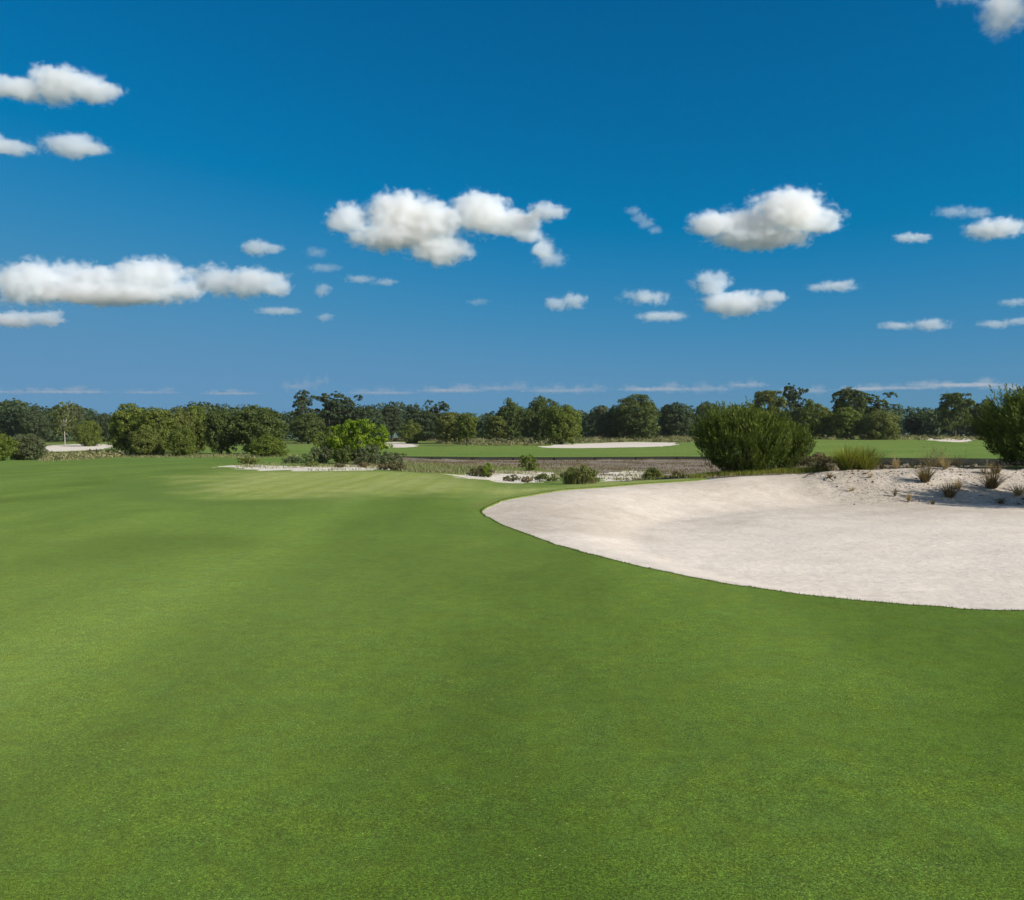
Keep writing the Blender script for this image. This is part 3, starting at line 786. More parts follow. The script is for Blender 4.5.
tuft('grass_tuft', 992, 484, 26.2, .68, .26, .2, 420, 'blade_brown', 'dark brown tuft at the edge of the juniper shadow', 'grass tuft', GT, .006, .4, 12, 10)
tuft('grass_tuft', 996, 473, 27.4, .45, .2, .16, 200, 'blade_brown', 'brown tuft tucked under the left side of the right juniper', 'grass tuft', GT, .006, .35, 13)
tuft('grass_tuft', 1001, 494, 24.6, .26, .12, .1, 110, 'blade_brown', 'small brown tuft lying inside the shadow on the sand', 'grass tuft', GT, .006, .6, 14)
tuft('grass_tuft', 1018, 488, 25.4, .42, .16, .14, 180, 'blade_tan', 'shaded tuft at the right frame edge below the juniper', 'grass tuft', GT, .006, .4, 15)
tuft('grass_tuft', 830, 478, 27.6, .26, .12, .08, 90, 'blade_brown', 'low brown tuft at the left end of the rough bank', 'grass tuft', GT, .006, .6, 16)

def shrub(name, u, vbase, D, rx, h, mat, label, n=1600, leaf=.05, group=None, cat='shrub', lobes=6, seed=0, stems=None):
    x = ray(u, vbase)[0]*D; root = empty(name, (x, D, gz(x, D))); tag(root, label, cat, group)
    g = np.random.default_rng(seed+500)
    L = [(0, 0, h*.5, rx*.6, rx*.55, h*.48)] + [(g.uniform(-.6, .6)*rx, g.uniform(-.5, .5)*rx, g.uniform(.28, .62)*h, rx*g.uniform(.28, .45), rx*g.uniform(.28, .45), h*g.uniform(.25, .36)) for _ in range(lobes)]
    crown(L, 90, n, leaf, sub_r=.4, name='foliage', mat=M[mat], parent=root)
    paths = [([(0, 0, -.1), (l[0]*.4, l[1]*.4, l[2]*.5), tuple(l[:3])], [h*.03, h*.02, h*.008]) for l in L]
    branches(paths, 'stems', M['twig'], root, 5)
    if stems:
        V, F, t = blades(stems, h*1.12, (rx*.8, rx*.6), .35, .008, seed)
        mesh_obj('blades', V, F, M['blade_pale'], root, attrs={'tint': t})
    return root
for i, (u, v, D, h_, lab) in enumerate(((882, 468, 29.3, .30, 'thin straw wisp just right of the leaning green clump'), (912, 468, 29.2, .34, 'thin straw wisp on the crest left of the wispy seed-heads'),
        (972, 469, 28.8, .36, 'thin straw wisp on the crest left of the right-hand juniper'), (984, 474, 27.6, .30, 'short pale straw behind the dark brown tuft at the juniper shadow'),
        (870, 477, 27.4, .20, 'tiny straw sprout on the sand below the leaning green clump'), (852, 482, 26.2, .16, 'tiny dry sprout on the open sand below the tallest green clump'), (933, 489, 24.6, .16, 'tiny dry sprout near the foot of the bank, left of the low bushy brown tuft'))):
    tuft('grass_tuft', u, v, D, h_, .10, .08, 70, 'blade_tan' if i % 3 else 'blade_brown', lab, 'grass tuft', GT, .005, .35, 40+i)
GS = 'shrubs on the sandy strip'
shrub('shrub', 580, 481.5, 28.2, .74, .60, 'leaf_olive', 'rounded shrub with reddish stems on the turf just beyond the bunker tip', 4200, .032, GS, seed=1, stems=420)
shrub('shrub', 652, 477, 44.0, .75, .55, 'leaf_olive', 'low olive shrub on the sand, between the red-stemmed shrub and the juniper', 1500, .05, GS, seed=2, stems=120)
shrub('shrub', 480, 472.5, 44.0, .9, .5, 'leaf_purple', 'dull low shrub beside the bright upright sprig', 1500, .05, GS, seed=3, stems=80)
shrub('sprig', 488, 471, 43.5, .26, .78, 'leaf_bright', 'bright green upright sprig out of the dull low shrub', 900, .04, GS, 'sprig', 2, 4)
shrub('sapling', 529, 466, 60.0, .85, 1.15, 'leaf_mid', 'green sapling with one raised shoot before the brown marsh', 1800, .06, GS, 'sapling', 4, 5)
shrub('sapling', 532, 461, 61.0, .22, 1.3, 'leaf_mid', 'thin shoot rising behind the green sapling', 300, .05, GS, 'sapling', 2, 6)
shrub('shrub', 397, 468.5, 44.0, .8, .5, 'leaf_purple', 'grey-brown brush mound right of the lime-green tree', 1800, .045, GS, seed=7)
shrub('shrub', 384, 469, 45.0, .5, .3, 'leaf_brown', 'small brown brush left of the grey-brown mound', 600, .045, GS, seed=17)
shrub('shrub', 526, 479, 33.0, .35, .22, 'leaf_brown', 'small brown scrub at the turf edge of the middle sand', 500, .03, GS, seed=8)
shrub('shrub', 512, 476, 37.0, .5, .26, 'leaf_purple', 'flat scrub in the middle of the central sand patch', 600, .035, GS, seed=9)
shrub('shrub', 546, 473, 42.0, .8, .3, 'leaf_olive', 'flat green scrub on the far edge of the central sand', 900, .045, GS, seed=10)
shrub('shrub', 249, 466.5, 50.0, .7, .42, 'leaf_olive', 'small tuft-like shrub at the left end of the sand strip', 900, .05, GS, seed=11, stems=60)
shrub('shrub', 292, 464.5, 54.0, 1.0, .38, 'leaf_grey', 'low grey-green shrub behind the sand strip, left of the lime-green tree', 1000, .05, GS, seed=12)
shrub('shrub', 312, 468, 47.0, .6, .22, 'leaf_olive', 'flattened scrub on the sand left of the lime-green tree', 500, .045, GS, seed=13)
shrub('shrub', 340, 468.5, 46.0, .4, .22, 'leaf_purple', 'small dark scrub on the sand below the lime-green tree', 450, .04, GS, seed=14)
shrub('shrub', 365, 467.5, 47.5, .45, .28, 'leaf_brown', 'brown scrub in the sand under the right of the lime-green tree', 500, .04, GS, seed=15)
shrub('shrub', 677, 473, 52.0, .35, .3, 'leaf_brown', 'tiny brown bush on the marsh left of the big juniper', 300, .05, GS, seed=16)
shrub('shrub', 818, 472.5, 30.4, .75, .62, 'leaf_brown', 'brown dead-looking scrub between the juniper and tall grass', 2600, .03, GS, seed=18, stems=150)
# lime-green tree and its skirt of shrubs
def lime_tree():
    D = 57.0; x = ray(357, 462)[0]*D; root = empty('lime_green_tree', (x, D, gz(x, D)))
    tag(root, 'bright lime-green small tree among grey shrubs, left of centre', 'tree')
    L = [(-1.4, 0, 1.9, .85, .8, .75), (-.5, -.2, 2.5, .8, .8, .62), (.5, .1, 2.45, .9, .8, .7), (1.35, -.1, 2.1, .8, .8, .7), (.2, -.5, 1.8, .9, .7, .7), (1.0, .3, 1.4, .9, .7, .6), (-.9, .2, 1.3, .8, .8, .6), (1.9, 0, 1.5, .55, .6, .5), (0, .4, 2.85, .5, .5, .38)]
    crown(L, 170, 7500, .075, sub_r=.36, up=.3, mat=M['leaf_bright'], parent=root)
    paths = [([(0, 0, -.2), (l[0]*.3, l[1]*.3, l[2]*.5), tuple(l[:3])], [.09, .06, .02]) for l in L]
    branches(paths, 'trunk', M['bark'], root)
lime_tree()
GU = 'shrubs round the lime-green tree'
shrub('shrub', 322, 463.5, 56.5, 1.25, 1.25, 'leaf_grey', 'grey-green shrub at the left foot of the lime-green tree', 3200, .055, GU, seed=21)
shrub('shrub', 344, 464.5, 55.0, 1.1, 1.25, 'leaf_dark', 'dark shadowed shrub directly under the lime-green crown', 3000, .055, GU, seed=22)
shrub('shrub', 369, 465, 55.0, 1.2, 1.35, 'leaf_grey', 'grey shrub under the right side of the lime-green crown', 3200, .055, GU, seed=23)
shrub('shrub', 390, 463.5, 57.0, 1.4, 1.0, 'leaf_grey', 'low grey-green shrub trailing right of the lime-green tree', 3000, .055, GU, seed=24)
shrub('shrub', 340, 457, 64.0, 1.9, 2.9, 'leaf_mid', 'darker green bush rising behind the left of the lime-green tree', 3600, .09, GU, seed=25)

# ---- ground cover that nobody could count
def cover(name, label, pts, mat, h, n, width=.01, seed=0, cat='grass', lean=.5):
    """blades over a polygon drawn on the land"""
    pg = np.array(pts); g = np.random.default_rng(seed)
    lo, hi = pg.min(0), pg.max(0)
    x = g.uniform(lo[0], hi[0], n*4); y = g.uniform(lo[1], hi[1], n*4)
    cl = fbm(x*.45, y*.45, 0, seed+60, 3) + .35*fbm(x*1.7, y*1.7, 0, seed+70, 2)
    ok = (sdf(B_pg, x, y) < -.03) & (sdf(pg, x, y) > .8*cl) & (cl > g.uniform(-.35, .35, n*4))
    x, y = x[ok][:n], y[ok][:n]; k = len(x)
    z = H(x, y)
    V, F, t = blades(k, h, (1, 1), lean, width, seed, (x, y, z), 2)
    o = mesh_obj(name, V, F, M[mat], attrs={'tint': t})
    return tag(o, label, cat, kind='stuff')
cover('rim_grass', 'fresh green grass growing on the rim under the junipers', [hit(u, v) for u, v in ((700, 477.5), (740, 474), (800, 472.5), (840, 469.5))] + [(13, 31.5), (10, 33.5), (6.4, 31)], 'blade_green', .2, 9000, .006, 1)
cover('rough_grass', 'pale rough grass between the dry turf and the marsh', poly([(395, 471), (395, 462), (440, 464), (470, 466), (500, 466.5), (560, 470), (600, 473), (560, 477), (520, 474), (480, 474), (440, 473)]), 'blade_pale', .22, 9000, .014, 2)
cover('rough_grass', 'pale rough grass around the left sand strip', poly([(230, 465), (300, 462), (400, 461), (405, 468), (330, 470), (240, 469)]), 'blade_pale', .16, 5000, .014, 3)
cover('marsh_grass', 'brown withered marsh grass before the bulkhead', MA_pg[np.r_[0:4, 6:len(MA_pg)]], 'blade_brown', .13, 42000, .022, 4, 'marsh grass', .6)
cover('sedge', 'green sedge scattered along the near side of the marsh', poly([(430, 468), (500, 468), (560, 472), (700, 478), (690, 470), (560, 465), (430, 463)]), 'blade_green', .22, 2500, .016, 5)
cover('grove_grass', 'tall pale grass under the edge of the left grove', poly([(40, 463), (115, 457), (250, 459), (300, 457), (300, 454), (130, 453), (40, 452)]), 'blade_pale', .30, 12000, .02, 6)

def scrub_belt(name, label, pts, h, n, mat, seed, leaf=.16):
    """tussocky dune scrub far off"""
    pg = poly(pts) if not isinstance(pts, np.ndarray) else pts
    g = np.random.default_rng(seed); lo, hi = pg.min(0), pg.max(0)
    x = g.uniform(lo[0], hi[0], n*6); y = g.uniform(lo[1], hi[1], n*6)
    ok = sdf(pg, x, y) > 0; x, y = x[ok][:n], y[ok][:n]; z = H(x, y)
    Cs = []; Ns = []; Ts = []
    for a, b, c in zip(x, y, z):
        r = g.uniform(.4, 1.1)*h; k = 42
        d = unit(k); d[:, 2] = np.abs(d[:, 2]); w = r*g.uniform(.8, 1.5)
        Cs.append(np.array([a, b, c]) + d*np.array([w, w, r])*g.uniform(.6, 1.05, k)[:, None]); q = d+.7*unit(k); Ns.append(q/np.linalg.norm(q, axis=1, keepdims=True))
        Ts.append(np.clip(g.uniform(0, 1)+g.normal(0, .15, k), 0, 1))
    V, F = leaf_quads(np.concatenate(Cs), np.concatenate(Ns), leaf)
    o = mesh_obj(name, V, F, M[mat], attrs={'tint': np.repeat(np.concatenate(Ts), 4)})
    return tag(o, label, 'scrub', kind='stuff')
scrub_belt('dune_scrub', 'tussocky dune scrub behind the long bunker', [(575, 443.5), (640, 441.3), (690, 443), (700, 439.5), (640, 438.5), (575, 440)], 1.2, 420, 'blade_pale', 1)
scrub_belt('dune_scrub', 'tussocky dune scrub around the central oaks', [(436, 443.5), (480, 446), (540, 446.5), (575, 443.5), (575, 440), (440, 440)], 1.0, 420, 'blade_pale', 2)
scrub_belt('dune_scrub', 'low dune scrub along the foot of the right-hand wood', [(765, 439), (850, 440), (985, 440), (985, 436.9), (765, 436.7)], .8, 700, 'blade_pale', 3)
scrub_belt('dune_scrub', 'scrub around the left sand patch', [(38, 456), (110, 452), (128, 455), (100, 458), (40, 460)], .7, 130, 'blade_pale', 4, .12)
scrub_belt('heather', 'low grey scrub left of the central oaks', [(385, 441.5), (436, 441.5), (436, 439), (385, 439)], .9, 160, 'leaf_purple', 5)

# ---- turf fringe overhanging the bunker lip
def lip_fringe():
    g = np.random.default_rng(11)
    seg = np.concatenate([B_pg, B_pg[:1]]); L = np.hypot(*np.diff(seg, axis=0).T); cum = np.concatenate([[0], np.cumsum(L)])
    n = 30000; s = g.uniform(0, cum[-1], n); x = np.interp(s, cum, seg[:, 0]); y = np.interp(s, cum, seg[:, 1])
    # push to the real cut line
    for _ in range(3):
        e = .02; d0 = bunker_fields(x, y); gxn = (bunker_fields(x+e, y)-d0)/e; gyn = (bunker_fields(x, y+e)-d0)/e; m = gxn**2+gyn**2+1e-6
        x = x - d0*gxn/m; y = y - d0*gyn/m
    off = g.uniform(0.0, .05, n); x = x - gxn*off; y = y - gyn*off
    ok = (np.hypot(x, y) < 31) & (x < 16) & ~((x > 9) & (y > 22)); x, y = x[ok], y[ok]
    z = Hbase(x, y)+und(x, y)
    V, F, t = blades(len(x), .030, (1, 1), .8, .003, 12, (x, y, z+.012), 2)
    o = mesh_obj('lip_grass', V, F, M['blade_turf'], attrs={'tint': t}); tag(o, 'short turf blades fringing the cut lip of the bunker', 'grass', kind='stuff')
lip_fringe()

# ---- litter on the rough bank: bits of root, shell and clods
def litter():
    g = np.random.default_rng(21); n = 3600
    x = g.uniform(9.2, 18.5, n); y = g.uniform(22.5, 28.8, n)
    dd = sdf(B_pg, x, y); cl = fbm(x*.9, y*.9, 0, 7, 3)
    ok = (dd > .05) & (dd < 4.6) & (cl > g.uniform(-.3, .5, n)) & (x > 10.5+.5*cl); x, y = x[ok], y[ok]; n = len(x); z = H(x, y)-.035
    s = g.uniform(.006, .022, n)**1.0*(1+1.5*(g.uniform(0, 1, n) > .93)); st = g.uniform(1, 2.6, n); a = g.uniform(0, 6.28, n)
    base = np.array([(1, 0, 0), (0, 1, 0), (-1, 0, 0), (0, -1, 0), (0, 0, .8), (0, 0, -.8)], float)
    V = base[None]*s[:, None, None]*(1+.3*g.uniform(-1, 1, (n, 6, 1))); V[:, :, 0] *= st[:, None]
    X = V[:, :, 0]*np.cos(a)[:, None]-V[:, :, 1]*np.sin(a)[:, None]; Y = V[:, :, 0]*np.sin(a)[:, None]+V[:, :, 1]*np.cos(a)[:, None]
    V = np.stack([X+x[:, None], Y+y[:, None], V[:, :, 2]+z[:, None]+.004], -1)
    f = np.array([(0, 1, 4), (1, 2, 4), (2, 3, 4), (3, 0, 4), (1, 0, 5), (2, 1, 5), (3, 2, 5), (0, 3, 5)])
    F = (np.arange(n)[:, None, None]*6 + f).reshape(-1, 3)
    o = mesh_obj('debris', V.reshape(-1, 3), F, M['clod']); tag(o, 'dark bits of root and shell strewn over the rough sand bank', 'debris', kind='stuff')
litter()
for i, (u, v, D, L, a, lab) in enumerate(((811, 476, 28.0, .55, .4, 'dark dead root lying at the left end of the rough bank'), (829, 477, 27.4, .45, 1.9, 'short dark stick poking out of the sand by the low brown tuft'))):
    x = ray(u, v)[0]*D; z = gz(x, D)
    pts = [(-L/2, 0, -.02), (-L*.2, .05, .07), (L*.15, -.03, .10), (L/2, .04, .02)]
    o = branches([(pts, [.014, .022, .018, .008]), ([(0, 0, .08), (.05, .06, .2)], [.014, .005])], 'dead_root', M['twig'], None, 6)
    o.location = (x, D, z-.03); o.rotation_euler = (0, 0, a); tag(o, lab, 'dead root')

# ---- timber bulkhead between marsh and far fairway
def bulkhead():
    root = empty('bulkhead', (20, 96.3, -1.3)); tag(root, 'long low dark timber bulkhead holding up the far fairway', 'retaining wall')
    pts = []
    for (x0, y0), (x1, y1) in zip(BW[:-1], BW[1:]):
        n = max(2, int(math.hypot(x1-x0, y1-y0)/1.2))
        for i in range(n): pts.append((x0+(x1-x0)*i/n, y0+(y1-y0)*i/n-.45))
    pts.append((BW[-1][0], BW[-1][1]-.45)); pts = np.array(pts)
    zt = (Hbase(pts[:, 0], pts[:, 1]+1.2)+und(pts[:, 0], pts[:, 1]+1.2)) + .03
    n = len(pts); V = []; F = []
    for i in range(n):
        x, y = pts[i]; t = zt[i]
        V += [(x, y, t), (x, y, t-1.5), (x, y+.16, t-1.5), (x, y+.16, t)]
    for i in range(n-1):
        a, b = i*4, i*4+4
        F += [(a, b, b+1, a+1), (a+3, b+3, b, a), (a+2, a+1, b+1, b+2), (a+3, a+2, b+2, b+3)]
    F += [(0, 1, 2, 3), ((n-1)*4+3, (n-1)*4+2, (n-1)*4+1, (n-1)*4)]
    V = np.array(V)-np.array([20, 96.3, -1.3])
    mesh_obj('planking', V, np.array(F), M['timber'], root)
    for i in range(0, n, 2):
        x, y = pts[i]; t = zt[i]
        v, f = tube([(x, y-.11, t-1.4), (x, y-.11, t-.04)], [.07, .065], 8)
        v = np.array(v)-np.array([20, 96.3, -1.3]); v = np.concatenate([v, [v[8:].mean(0)]])
        ff = [np.array(f), np.array([(8+k, 8+(k+1) % 8, 16) for k in range(8)])]
        if x < 72 and i % 4 == 0: mesh_obj('post', v, ff, M['timber'], root, smooth=False)
bulkhead()

# ------------------------------------------------------------------ clouds (closed bodies of mist lit by the sun)
ALT = 760.0
tex_a = bpy.data.textures.new('cloud_big', 'CLOUDS'); tex_b = bpy.data.textures.new('cloud_small', 'CLOUDS')
tex_a.noise_scale = 1.0; tex_a.noise_depth = 3; tex_b.noise_scale = 1.0; tex_b.noise_depth = 4
def cloud_mat(name, dens, lobes, px, thr=0.0, amp=1.0, feather=.22, col=(.62, .725, .885), nsc=11, zs=1.25):
    """mist whose density follows the cloud's own billows: lobes (centre, radii) in object space plus fractal noise"""
    t = NT(name); p = t.n('TexCoord').outputs['Object']
    f = None
    for c, r_ in lobes:
        q = t.n('VectorMath', operation='SUBTRACT', i_0=p, i_1=tuple(c)).outputs[0]
        q = t.n('VectorMath', operation='DIVIDE', i_0=q, i_1=tuple(r_)).outputs[0]
        v = t.math('SUBTRACT', 1.0, t.n('VectorMath', operation='LENGTH', i_0=q).outputs['Value'])
        if f is None: f = v
        else:
            nd = t.n('Math', operation='SMOOTH_MAX'); t.put(nd.inputs[0], f); t.put(nd.inputs[1], v); nd.inputs[2].default_value = .12; f = nd.outputs[0]
    w = t.n('TexNoise', i_Vector=t.map(p, (1, 1, zs)), i_Scale=1/(nsc*px), i_Detail=5.0, i_Roughness=.58, i_Distortion=.4).outputs[0]
    w2 = t.noise(p, 1/(nsc*2.6*px), 2, .5)
    w = t.math('ADD', t.math('MULTIPLY', w, .72), t.math('MULTIPLY', w2, .42)); w = t.math('SUBTRACT', w, .07)
    n = t.math('MULTIPLY', t.math('SUBTRACT', w, .52), 1.95*amp)
    f = t.math('ADD', f, t.math('SUBTRACT', n, thr))
    d = t.n('MapRange', interpolation_type='SMOOTHSTEP', i_0=f, i_1=0.0, i_2=feather, i_3=0.0, i_4=dens/px)
    v = t.n('VolumeScatter'); v.inputs['Color'].default_value = (*col, 1); v.inputs['Anisotropy'].default_value = .25
    t.put(v.inputs['Density'], d.outputs[0])
    t.put(t.out.inputs['Volume'], v.outputs[0])
    t.m.cycles.volume_step_rate = 1.0
    return t.m
import bmesh
def cloud(label, lobes, vbase, dens=.16, name='cloud', depth=.55, D=None, seed=0, amp=1.0, thr=.0, feather=.22, col=(.62, .725, .885)):
    """lobes: (u, v, ru, rv) in photo pixels at the distance where the cloud base is ALT up"""
    g = np.random.default_rng(seed+int(abs(lobes[0][0]))+int(vbase)*7)
    D = D or ALT*FPX/(HOR-vbase); px = D/FPX
    bm = bmesh.new()
    c0 = np.mean([[l[0], l[1]] for l in lobes], 0); O = Vector(P(c0[0], c0[1], D)); LL = []
    for (u, v, ru, rv) in lobes:
        q = Vector(P(u, v, D)) - O; q.y += g.uniform(-.25, .25)*ru*px
        rad = (ru*px*1.08, max(ru*depth, rv*.9)*px, rv*px*1.12)
        LL.append((q, rad))
        r = bmesh.ops.create_icosphere(bm, subdivisions=3, radius=1)
        for vt in r['verts']:
            k = 1.38
            vt.co = Vector((vt.co.x*rad[0]*k, vt.co.y*rad[1]*k, vt.co.z*rad[2]*k)) + q
    me = bpy.data.meshes.new(name); bm.to_mesh(me); bm.free()
    tmp = bpy.data.objects.new(name, me); COL.objects.link(tmp)
    rm = tmp.modifiers.new('r', 'REMESH'); rm.mode = 'VOXEL'; rm.voxel_size = 2.2*px
    dg = bpy.context.evaluated_depsgraph_get(); dg.update()
    bk = bpy.data.meshes.new_from_object(tmp.evaluated_get(dg), depsgraph=dg)
    bpy.data.objects.remove(tmp); bk.name = name; bk.materials.clear()
    o = bpy.data.objects.new(name, bk); COL.objects.link(o); o.location = O
    bk.materials.append(cloud_mat('cloud_mist', dens*(1.35 if D < 12000 else 1.7), LL, px, thr, amp, feather, col, min(10, max(4.5, .75*max(l[3] for l in lobes))), 1.25 if D < 12000 else 1.9))
    return tag(o, label, 'cloud', 'cumulus clouds')
CL = [
 ('flat-based puffy cloud highest at the left, cut by the frame', [(20, 90, 30, 12), (62, 85, 34, 17), (98, 92, 26, 11), (45, 78, 18, 12)], 103, .16),
 ('low ragged cloud at the left edge under the highest puffy one', [(10, 148, 26, 8), (-10, 142, 18, 12), (72, 146, 30, 11), (92, 150, 20, 7)], 156, .11),
 ('largest cloud, long bright heap over the sea-dark base at far left', [(35, 285, 38, 22), (75, 280, 36, 18), (105, 282, 30, 16), (150, 278, 40, 20), (180, 290, 26, 12), (110, 296, 80, 9)], 306, .15),
 ('bright cloud lobe right of the largest left cloud', [(215, 279, 22, 16), (250, 282, 34, 14), (275, 288, 18, 9)], 297, .14),
 ('low flat cloud on the left edge beneath the largest cloud', [(15, 320, 30, 8), (45, 318, 20, 8)], 328, .12),
 ('small cloud above the gap between the left heap and the central cloud', [(256, 247, 17, 8), (272, 250, 12, 5)], 255, .12),
 ('small flat cloud below the bright lobe', [(275, 310, 24, 5), (290, 312, 14, 4)], 316, .09),
 ('tiny round cloud left of the small flat middle cloud', [(323, 290, 11, 8)], 299, .10),
 ('tiny low cloud beneath the tiny round one', [(325, 317, 11, 5)], 322, .10),
 ('faint smudge of cloud beside the left end of the central cloud', [(316, 253, 15, 7), (325, 268, 20, 5)], 262, .045),
 ('thin slanting cloud under the left of the central cloud', [(360, 278, 18, 5), (385, 282, 16, 4)], 286, .08),
 ('big central cloud with two heaps and a trailing right tail', [(345, 218, 22, 16), (400, 215, 38, 26), (430, 222, 40, 20), (395, 236, 48, 14), (440, 250, 34, 14), (480, 212, 32, 22), (510, 224, 28, 14), (528, 236, 17, 8), (543, 250, 13, 9)], 264, .17),
 ('curl of cloud hooked off the right end of the central cloud', [(545, 212, 20, 10), (525, 222, 14, 9)], 224, .13),
 ('ragged cloud tail hanging below the hooked curl', [(545, 245, 12, 10), (552, 260, 18, 10)], 270, .09),
 ('small two-lobed cloud below the central cloud tail', [(556, 303, 12, 7), (574, 300, 13, 9)], 311, .11),
 ('faint sliver of cloud left of the small two-lobed cloud', [(478, 302, 14, 4)], 306, .04),
 ('small slanting streak of cloud between the two big ones', [(633, 212, 10, 6), (640, 217, 11, 6), (647, 223, 11, 6), (655, 230, 9, 5)], 238, .07),
 ('big lens-shaped cloud right of centre with a flat lit base', [(715, 226, 28, 12), (745, 224, 42, 18), (785, 213, 38, 24), (815, 222, 26, 14), (760, 236, 52, 11)], 251, .16),
 ('wide low cloud under the left of the lens-shaped cloud', [(645, 298, 28, 9), (662, 317, 30, 6)], 306, .10),
 ('knobbly cloud below the lens-shaped cloud', [(712, 284, 20, 13), (738, 302, 36, 12), (770, 298, 16, 6)], 315, .13),
 ('soft small cloud right of the knobbly one', [(840, 285, 26, 7), (815, 288, 14, 5)], 293, .09),
 ('low streaky cloud above the right-hand wood', [(895, 326, 22, 5), (930, 325, 24, 7)], 332, .08),
 ('small bright cloud right of the lens-shaped cloud', [(905, 238, 14, 5), (920, 238, 11, 5)], 243, .11),
 ('ragged upper cloud near the right edge', [(955, 211, 22, 7), (975, 214, 18, 6)], 220, .05),
 ('solid little cloud near the right edge beneath the ragged one', [(990, 230, 30, 10)], 240, .11),
 ('low cloud on the right edge above the lone tall tree', [(995, 324, 20, 5), (1018, 321, 16, 5)], 329, .07),
 ('thin cloud sliver at the right edge over the low cloud', [(1015, 302, 18, 5)], 307, .06),
 ('cloud cut by the top right corner', [(960, -6, 34, 12), (1008, 8, 26, 26), (1040, 0, 30, 22)], 40, .10),
]
for i, (lab, lobes, vb, dn) in enumerate(CL):
    cloud(lab, lobes, vb, dn, seed=i, thr=-.04 if dn > .1 else .07, feather=.5 if dn > .1 else .7)
# low hazy bank over the horizon; reddening through far air painted into its colour
BK = [(-20, 391, 70, 4), (60, 390, 60, 3.5), (150, 391, 40, 3), (230, 392, 40, 3), (300, 385, 28, 7), (322, 380, 10, 5), (380, 391, 50, 4), (450, 389, 45, 5), (500, 387, 40, 6), (555, 389, 40, 5), (590, 388, 26, 6), (650, 388, 45, 5), (700, 388, 40, 6), (745, 384, 28, 5), (800, 390, 35, 5), (860, 388, 35, 4), (900, 386, 60, 4), (960, 384, 60, 5), (1030, 386, 50, 5)]
BL = ['left edge', 'left shrubs', 'left end of the big grove', 'broad domed oak', 'dip after the grove', 'ragged pine', 'lime-green tree', 'umbrella-shaped pine', 'tall dark central oak', 'mid-green oak', 'pale treetop', 'big domed dark tree', 'left of the big juniper', 'right of the big juniper', 'flat-topped pine', 'high domed tree', 'gap in the wood', 'lone tall oak', 'right-edge juniper']
for i, (a, b) in enumerate(zip(BK, BL)):
    cloud('faint pinkish bank of far cloud low above the ' + b, [(a[0]+a[2]*k, a[1]+dv, a[2]*w_, a[3]*hh*1.25) for k, dv, w_, hh in ((0, 1.5, .9, .40), (-.45, .5, .22, .9), (.55, 1, .2, .7), (.05+.2*(i % 3), -.5, .30, 1.1), (-.1-.1*(i % 4), 0, .22, .9))], 395, (.012, .018, .014, .022)[i % 4], seed=100+i, depth=.5, name='cloud_bank', D=15000, thr=.1, feather=.6, col=(1, .95, .945))

# ------------------------------------------------------------------ air
hz = NT('haze_air'); hv = hz.n('VolumePrincipled'); hv.inputs['Color'].default_value = (.82, .90, 1, 1); hv.inputs['Density'].default_value = .00006
hz.put(hz.out.inputs['Volume'], hv.outputs[0])
hb = [(-620, -80, -6), (620, -80, -6), (620, 420, -6), (-620, 420, -6), (-620, -80, 22), (620, -80, 22), (620, 420, 22), (-620, 420, 22)]
o = mesh_obj('haze', hb, np.array([(3, 2, 1, 0), (4, 5, 6, 7), (0, 1, 5, 4), (1, 2, 6, 5), (2, 3, 7, 6), (3, 0, 4, 7)]), hz.m)
tag(o, kind='stuff', label='thin even haze over the course', cat='haze')

# ------------------------------------------------------------------ light
SUN_EL, SUN_AZ = 31.0, 121.0        # azimuth clockwise from the view direction (+Y)
sd = Vector((math.sin(R(SUN_AZ))*math.cos(R(SUN_EL)), math.cos(R(SUN_AZ))*math.cos(R(SUN_EL)), math.sin(R(SUN_EL))))
L = bpy.data.lights.new('sun', 'SUN'); L.energy = 4.4; L.angle = R(.53); L.color = (1, .92, .80)
lo = bpy.data.objects.new('sun', L); COL.objects.link(lo); lo.rotation_euler = sd.to_track_quat('Z', 'Y').to_euler(); lo.location = (30, -10, 40)
w = bpy.data.worlds.new('World'); sc.world = w; w.use_nodes = True
nt = w.node_tree; bg = nt.nodes['Background']
sky = nt.nodes.new('ShaderNodeTexSky'); sky.sky_type = 'NISHITA'; sky.sun_disc = False
sky.sun_elevation = R(SUN_EL); sky.sun_rotation = R(SUN_AZ)
sky.air_density = 1.0; sky.dust_density = .3; sky.ozone_density = 3.0; sky.altitude = 0
# polarised, deep-blue sky: per-channel response applied to the physical sky
sep = nt.nodes.new('ShaderNodeSeparateColor'); com = nt.nodes.new('ShaderNodeCombineColor'); nt.links.new(sky.outputs[0], sep.inputs[0])
def mth(op, a, b):
    n = nt.nodes.new('ShaderNodeMath'); n.operation = op
    for i, v in enumerate((a, b)):
        if isinstance(v, (int, float)): n.inputs[i].default_value = v
        else: nt.links.new(v, n.inputs[i])
    return n.outputs[0]
EXK = 2**-.45/.10
cr_ = mth('MULTIPLY', sep.outputs[0], .044); cg_ = mth('MULTIPLY', sep.outputs[1], .068); cb_ = mth('MULTIPLY', sep.outputs[2], .08)
def soft(c, a, n): return mth('DIVIDE', c, mth('POWER', mth('ADD', mth('POWER', mth('DIVIDE', c, a), n), 1.0), 1.0/n))
rr_ = mth('MULTIPLY', soft(mth('MAXIMUM', mth('SUBTRACT', cr_, .074), 0.0008), .125, 3.0), EXK)
gg_ = mth('MULTIPLY', soft(cg_, .29, 4.0), EXK)
bb_ = mth('MULTIPLY', soft(cb_, .385, 6.0), 1.27*EXK)
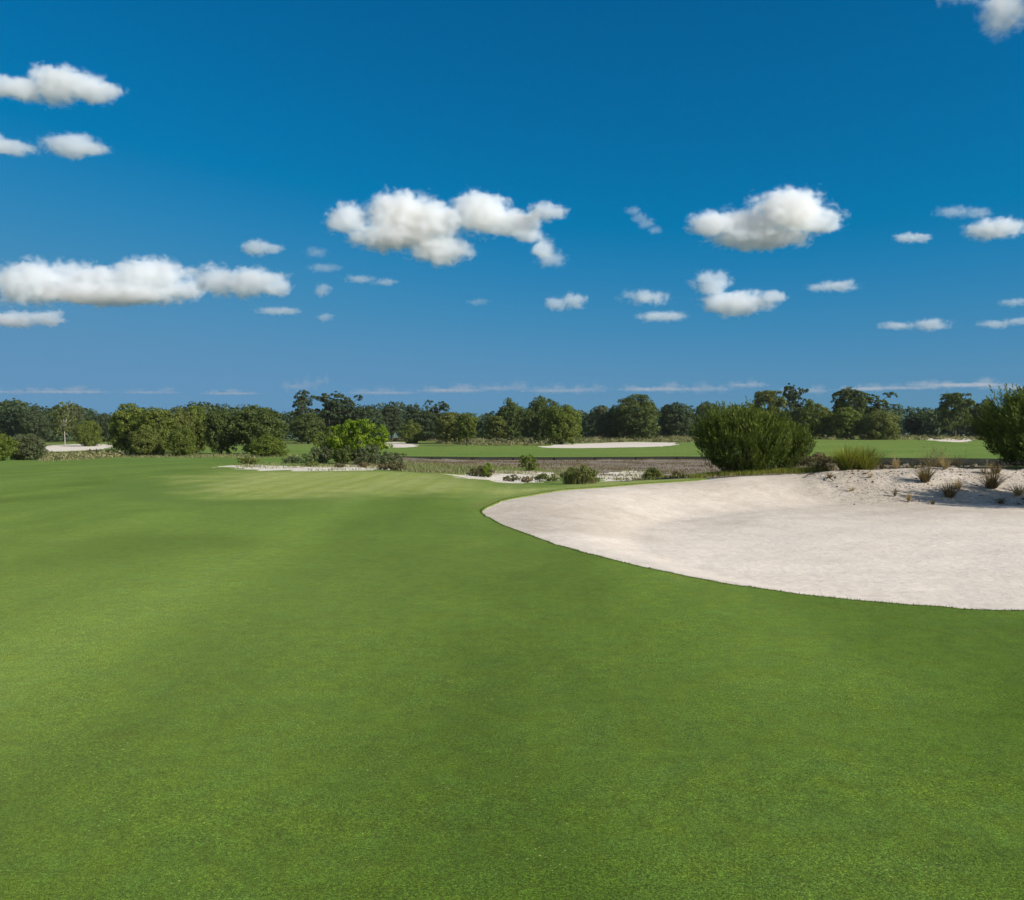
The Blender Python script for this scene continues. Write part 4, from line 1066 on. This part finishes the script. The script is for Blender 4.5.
for i, c_ in enumerate((rr_, gg_, bb_)): nt.links.new(c_, com.inputs[i])
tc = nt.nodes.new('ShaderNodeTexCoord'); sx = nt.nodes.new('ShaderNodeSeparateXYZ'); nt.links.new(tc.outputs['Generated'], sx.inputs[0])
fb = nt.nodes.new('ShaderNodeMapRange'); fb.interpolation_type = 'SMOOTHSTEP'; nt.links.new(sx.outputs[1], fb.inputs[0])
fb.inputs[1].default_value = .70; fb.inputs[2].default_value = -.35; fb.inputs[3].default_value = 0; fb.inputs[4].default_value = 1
pale = nt.nodes.new('ShaderNodeMix'); pale.data_type = 'RGBA'; pale.blend_type = 'MULTIPLY'; pale.inputs[0].default_value = 1  # paler sky behind and overhead, added out of view to raise ambient fill
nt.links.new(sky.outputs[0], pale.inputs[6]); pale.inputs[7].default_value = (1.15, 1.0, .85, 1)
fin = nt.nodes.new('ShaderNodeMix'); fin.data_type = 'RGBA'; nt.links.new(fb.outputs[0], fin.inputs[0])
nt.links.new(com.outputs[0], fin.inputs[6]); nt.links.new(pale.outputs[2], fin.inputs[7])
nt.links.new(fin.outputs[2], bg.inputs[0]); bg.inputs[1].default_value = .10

# ------------------------------------------------------------------ camera and render settings
cam = bpy.data.cameras.new('camera'); co = bpy.data.objects.new('camera', cam); COL.objects.link(co)
cam.sensor_width = 36; cam.lens = 36*FPX/1024; cam.clip_start = .05; cam.clip_end = 60000
co.location = (0, 0, CAMZ); co.rotation_euler = (math.pi/2-TH, 0, 0)
sc.camera = co
vs = sc.view_settings; vs.view_transform = 'Standard'; vs.look = 'None'; vs.exposure = .45; vs.gamma = 1; vs.use_curve_mapping = False
sc.render.engine = 'CYCLES'
cy = sc.cycles
cy.volume_step_rate = .5; cy.volume_max_steps = 256
cy.volume_bounces = 14; cy.max_bounces = 16; cy.diffuse_bounces = 3; cy.transmission_bounces = 4; cy.glossy_bounces = 2
cy.use_denoising = True
cy.use_adaptive_sampling = True; cy.adaptive_threshold = .01
cy.caustics_reflective = False; cy.caustics_refractive = False
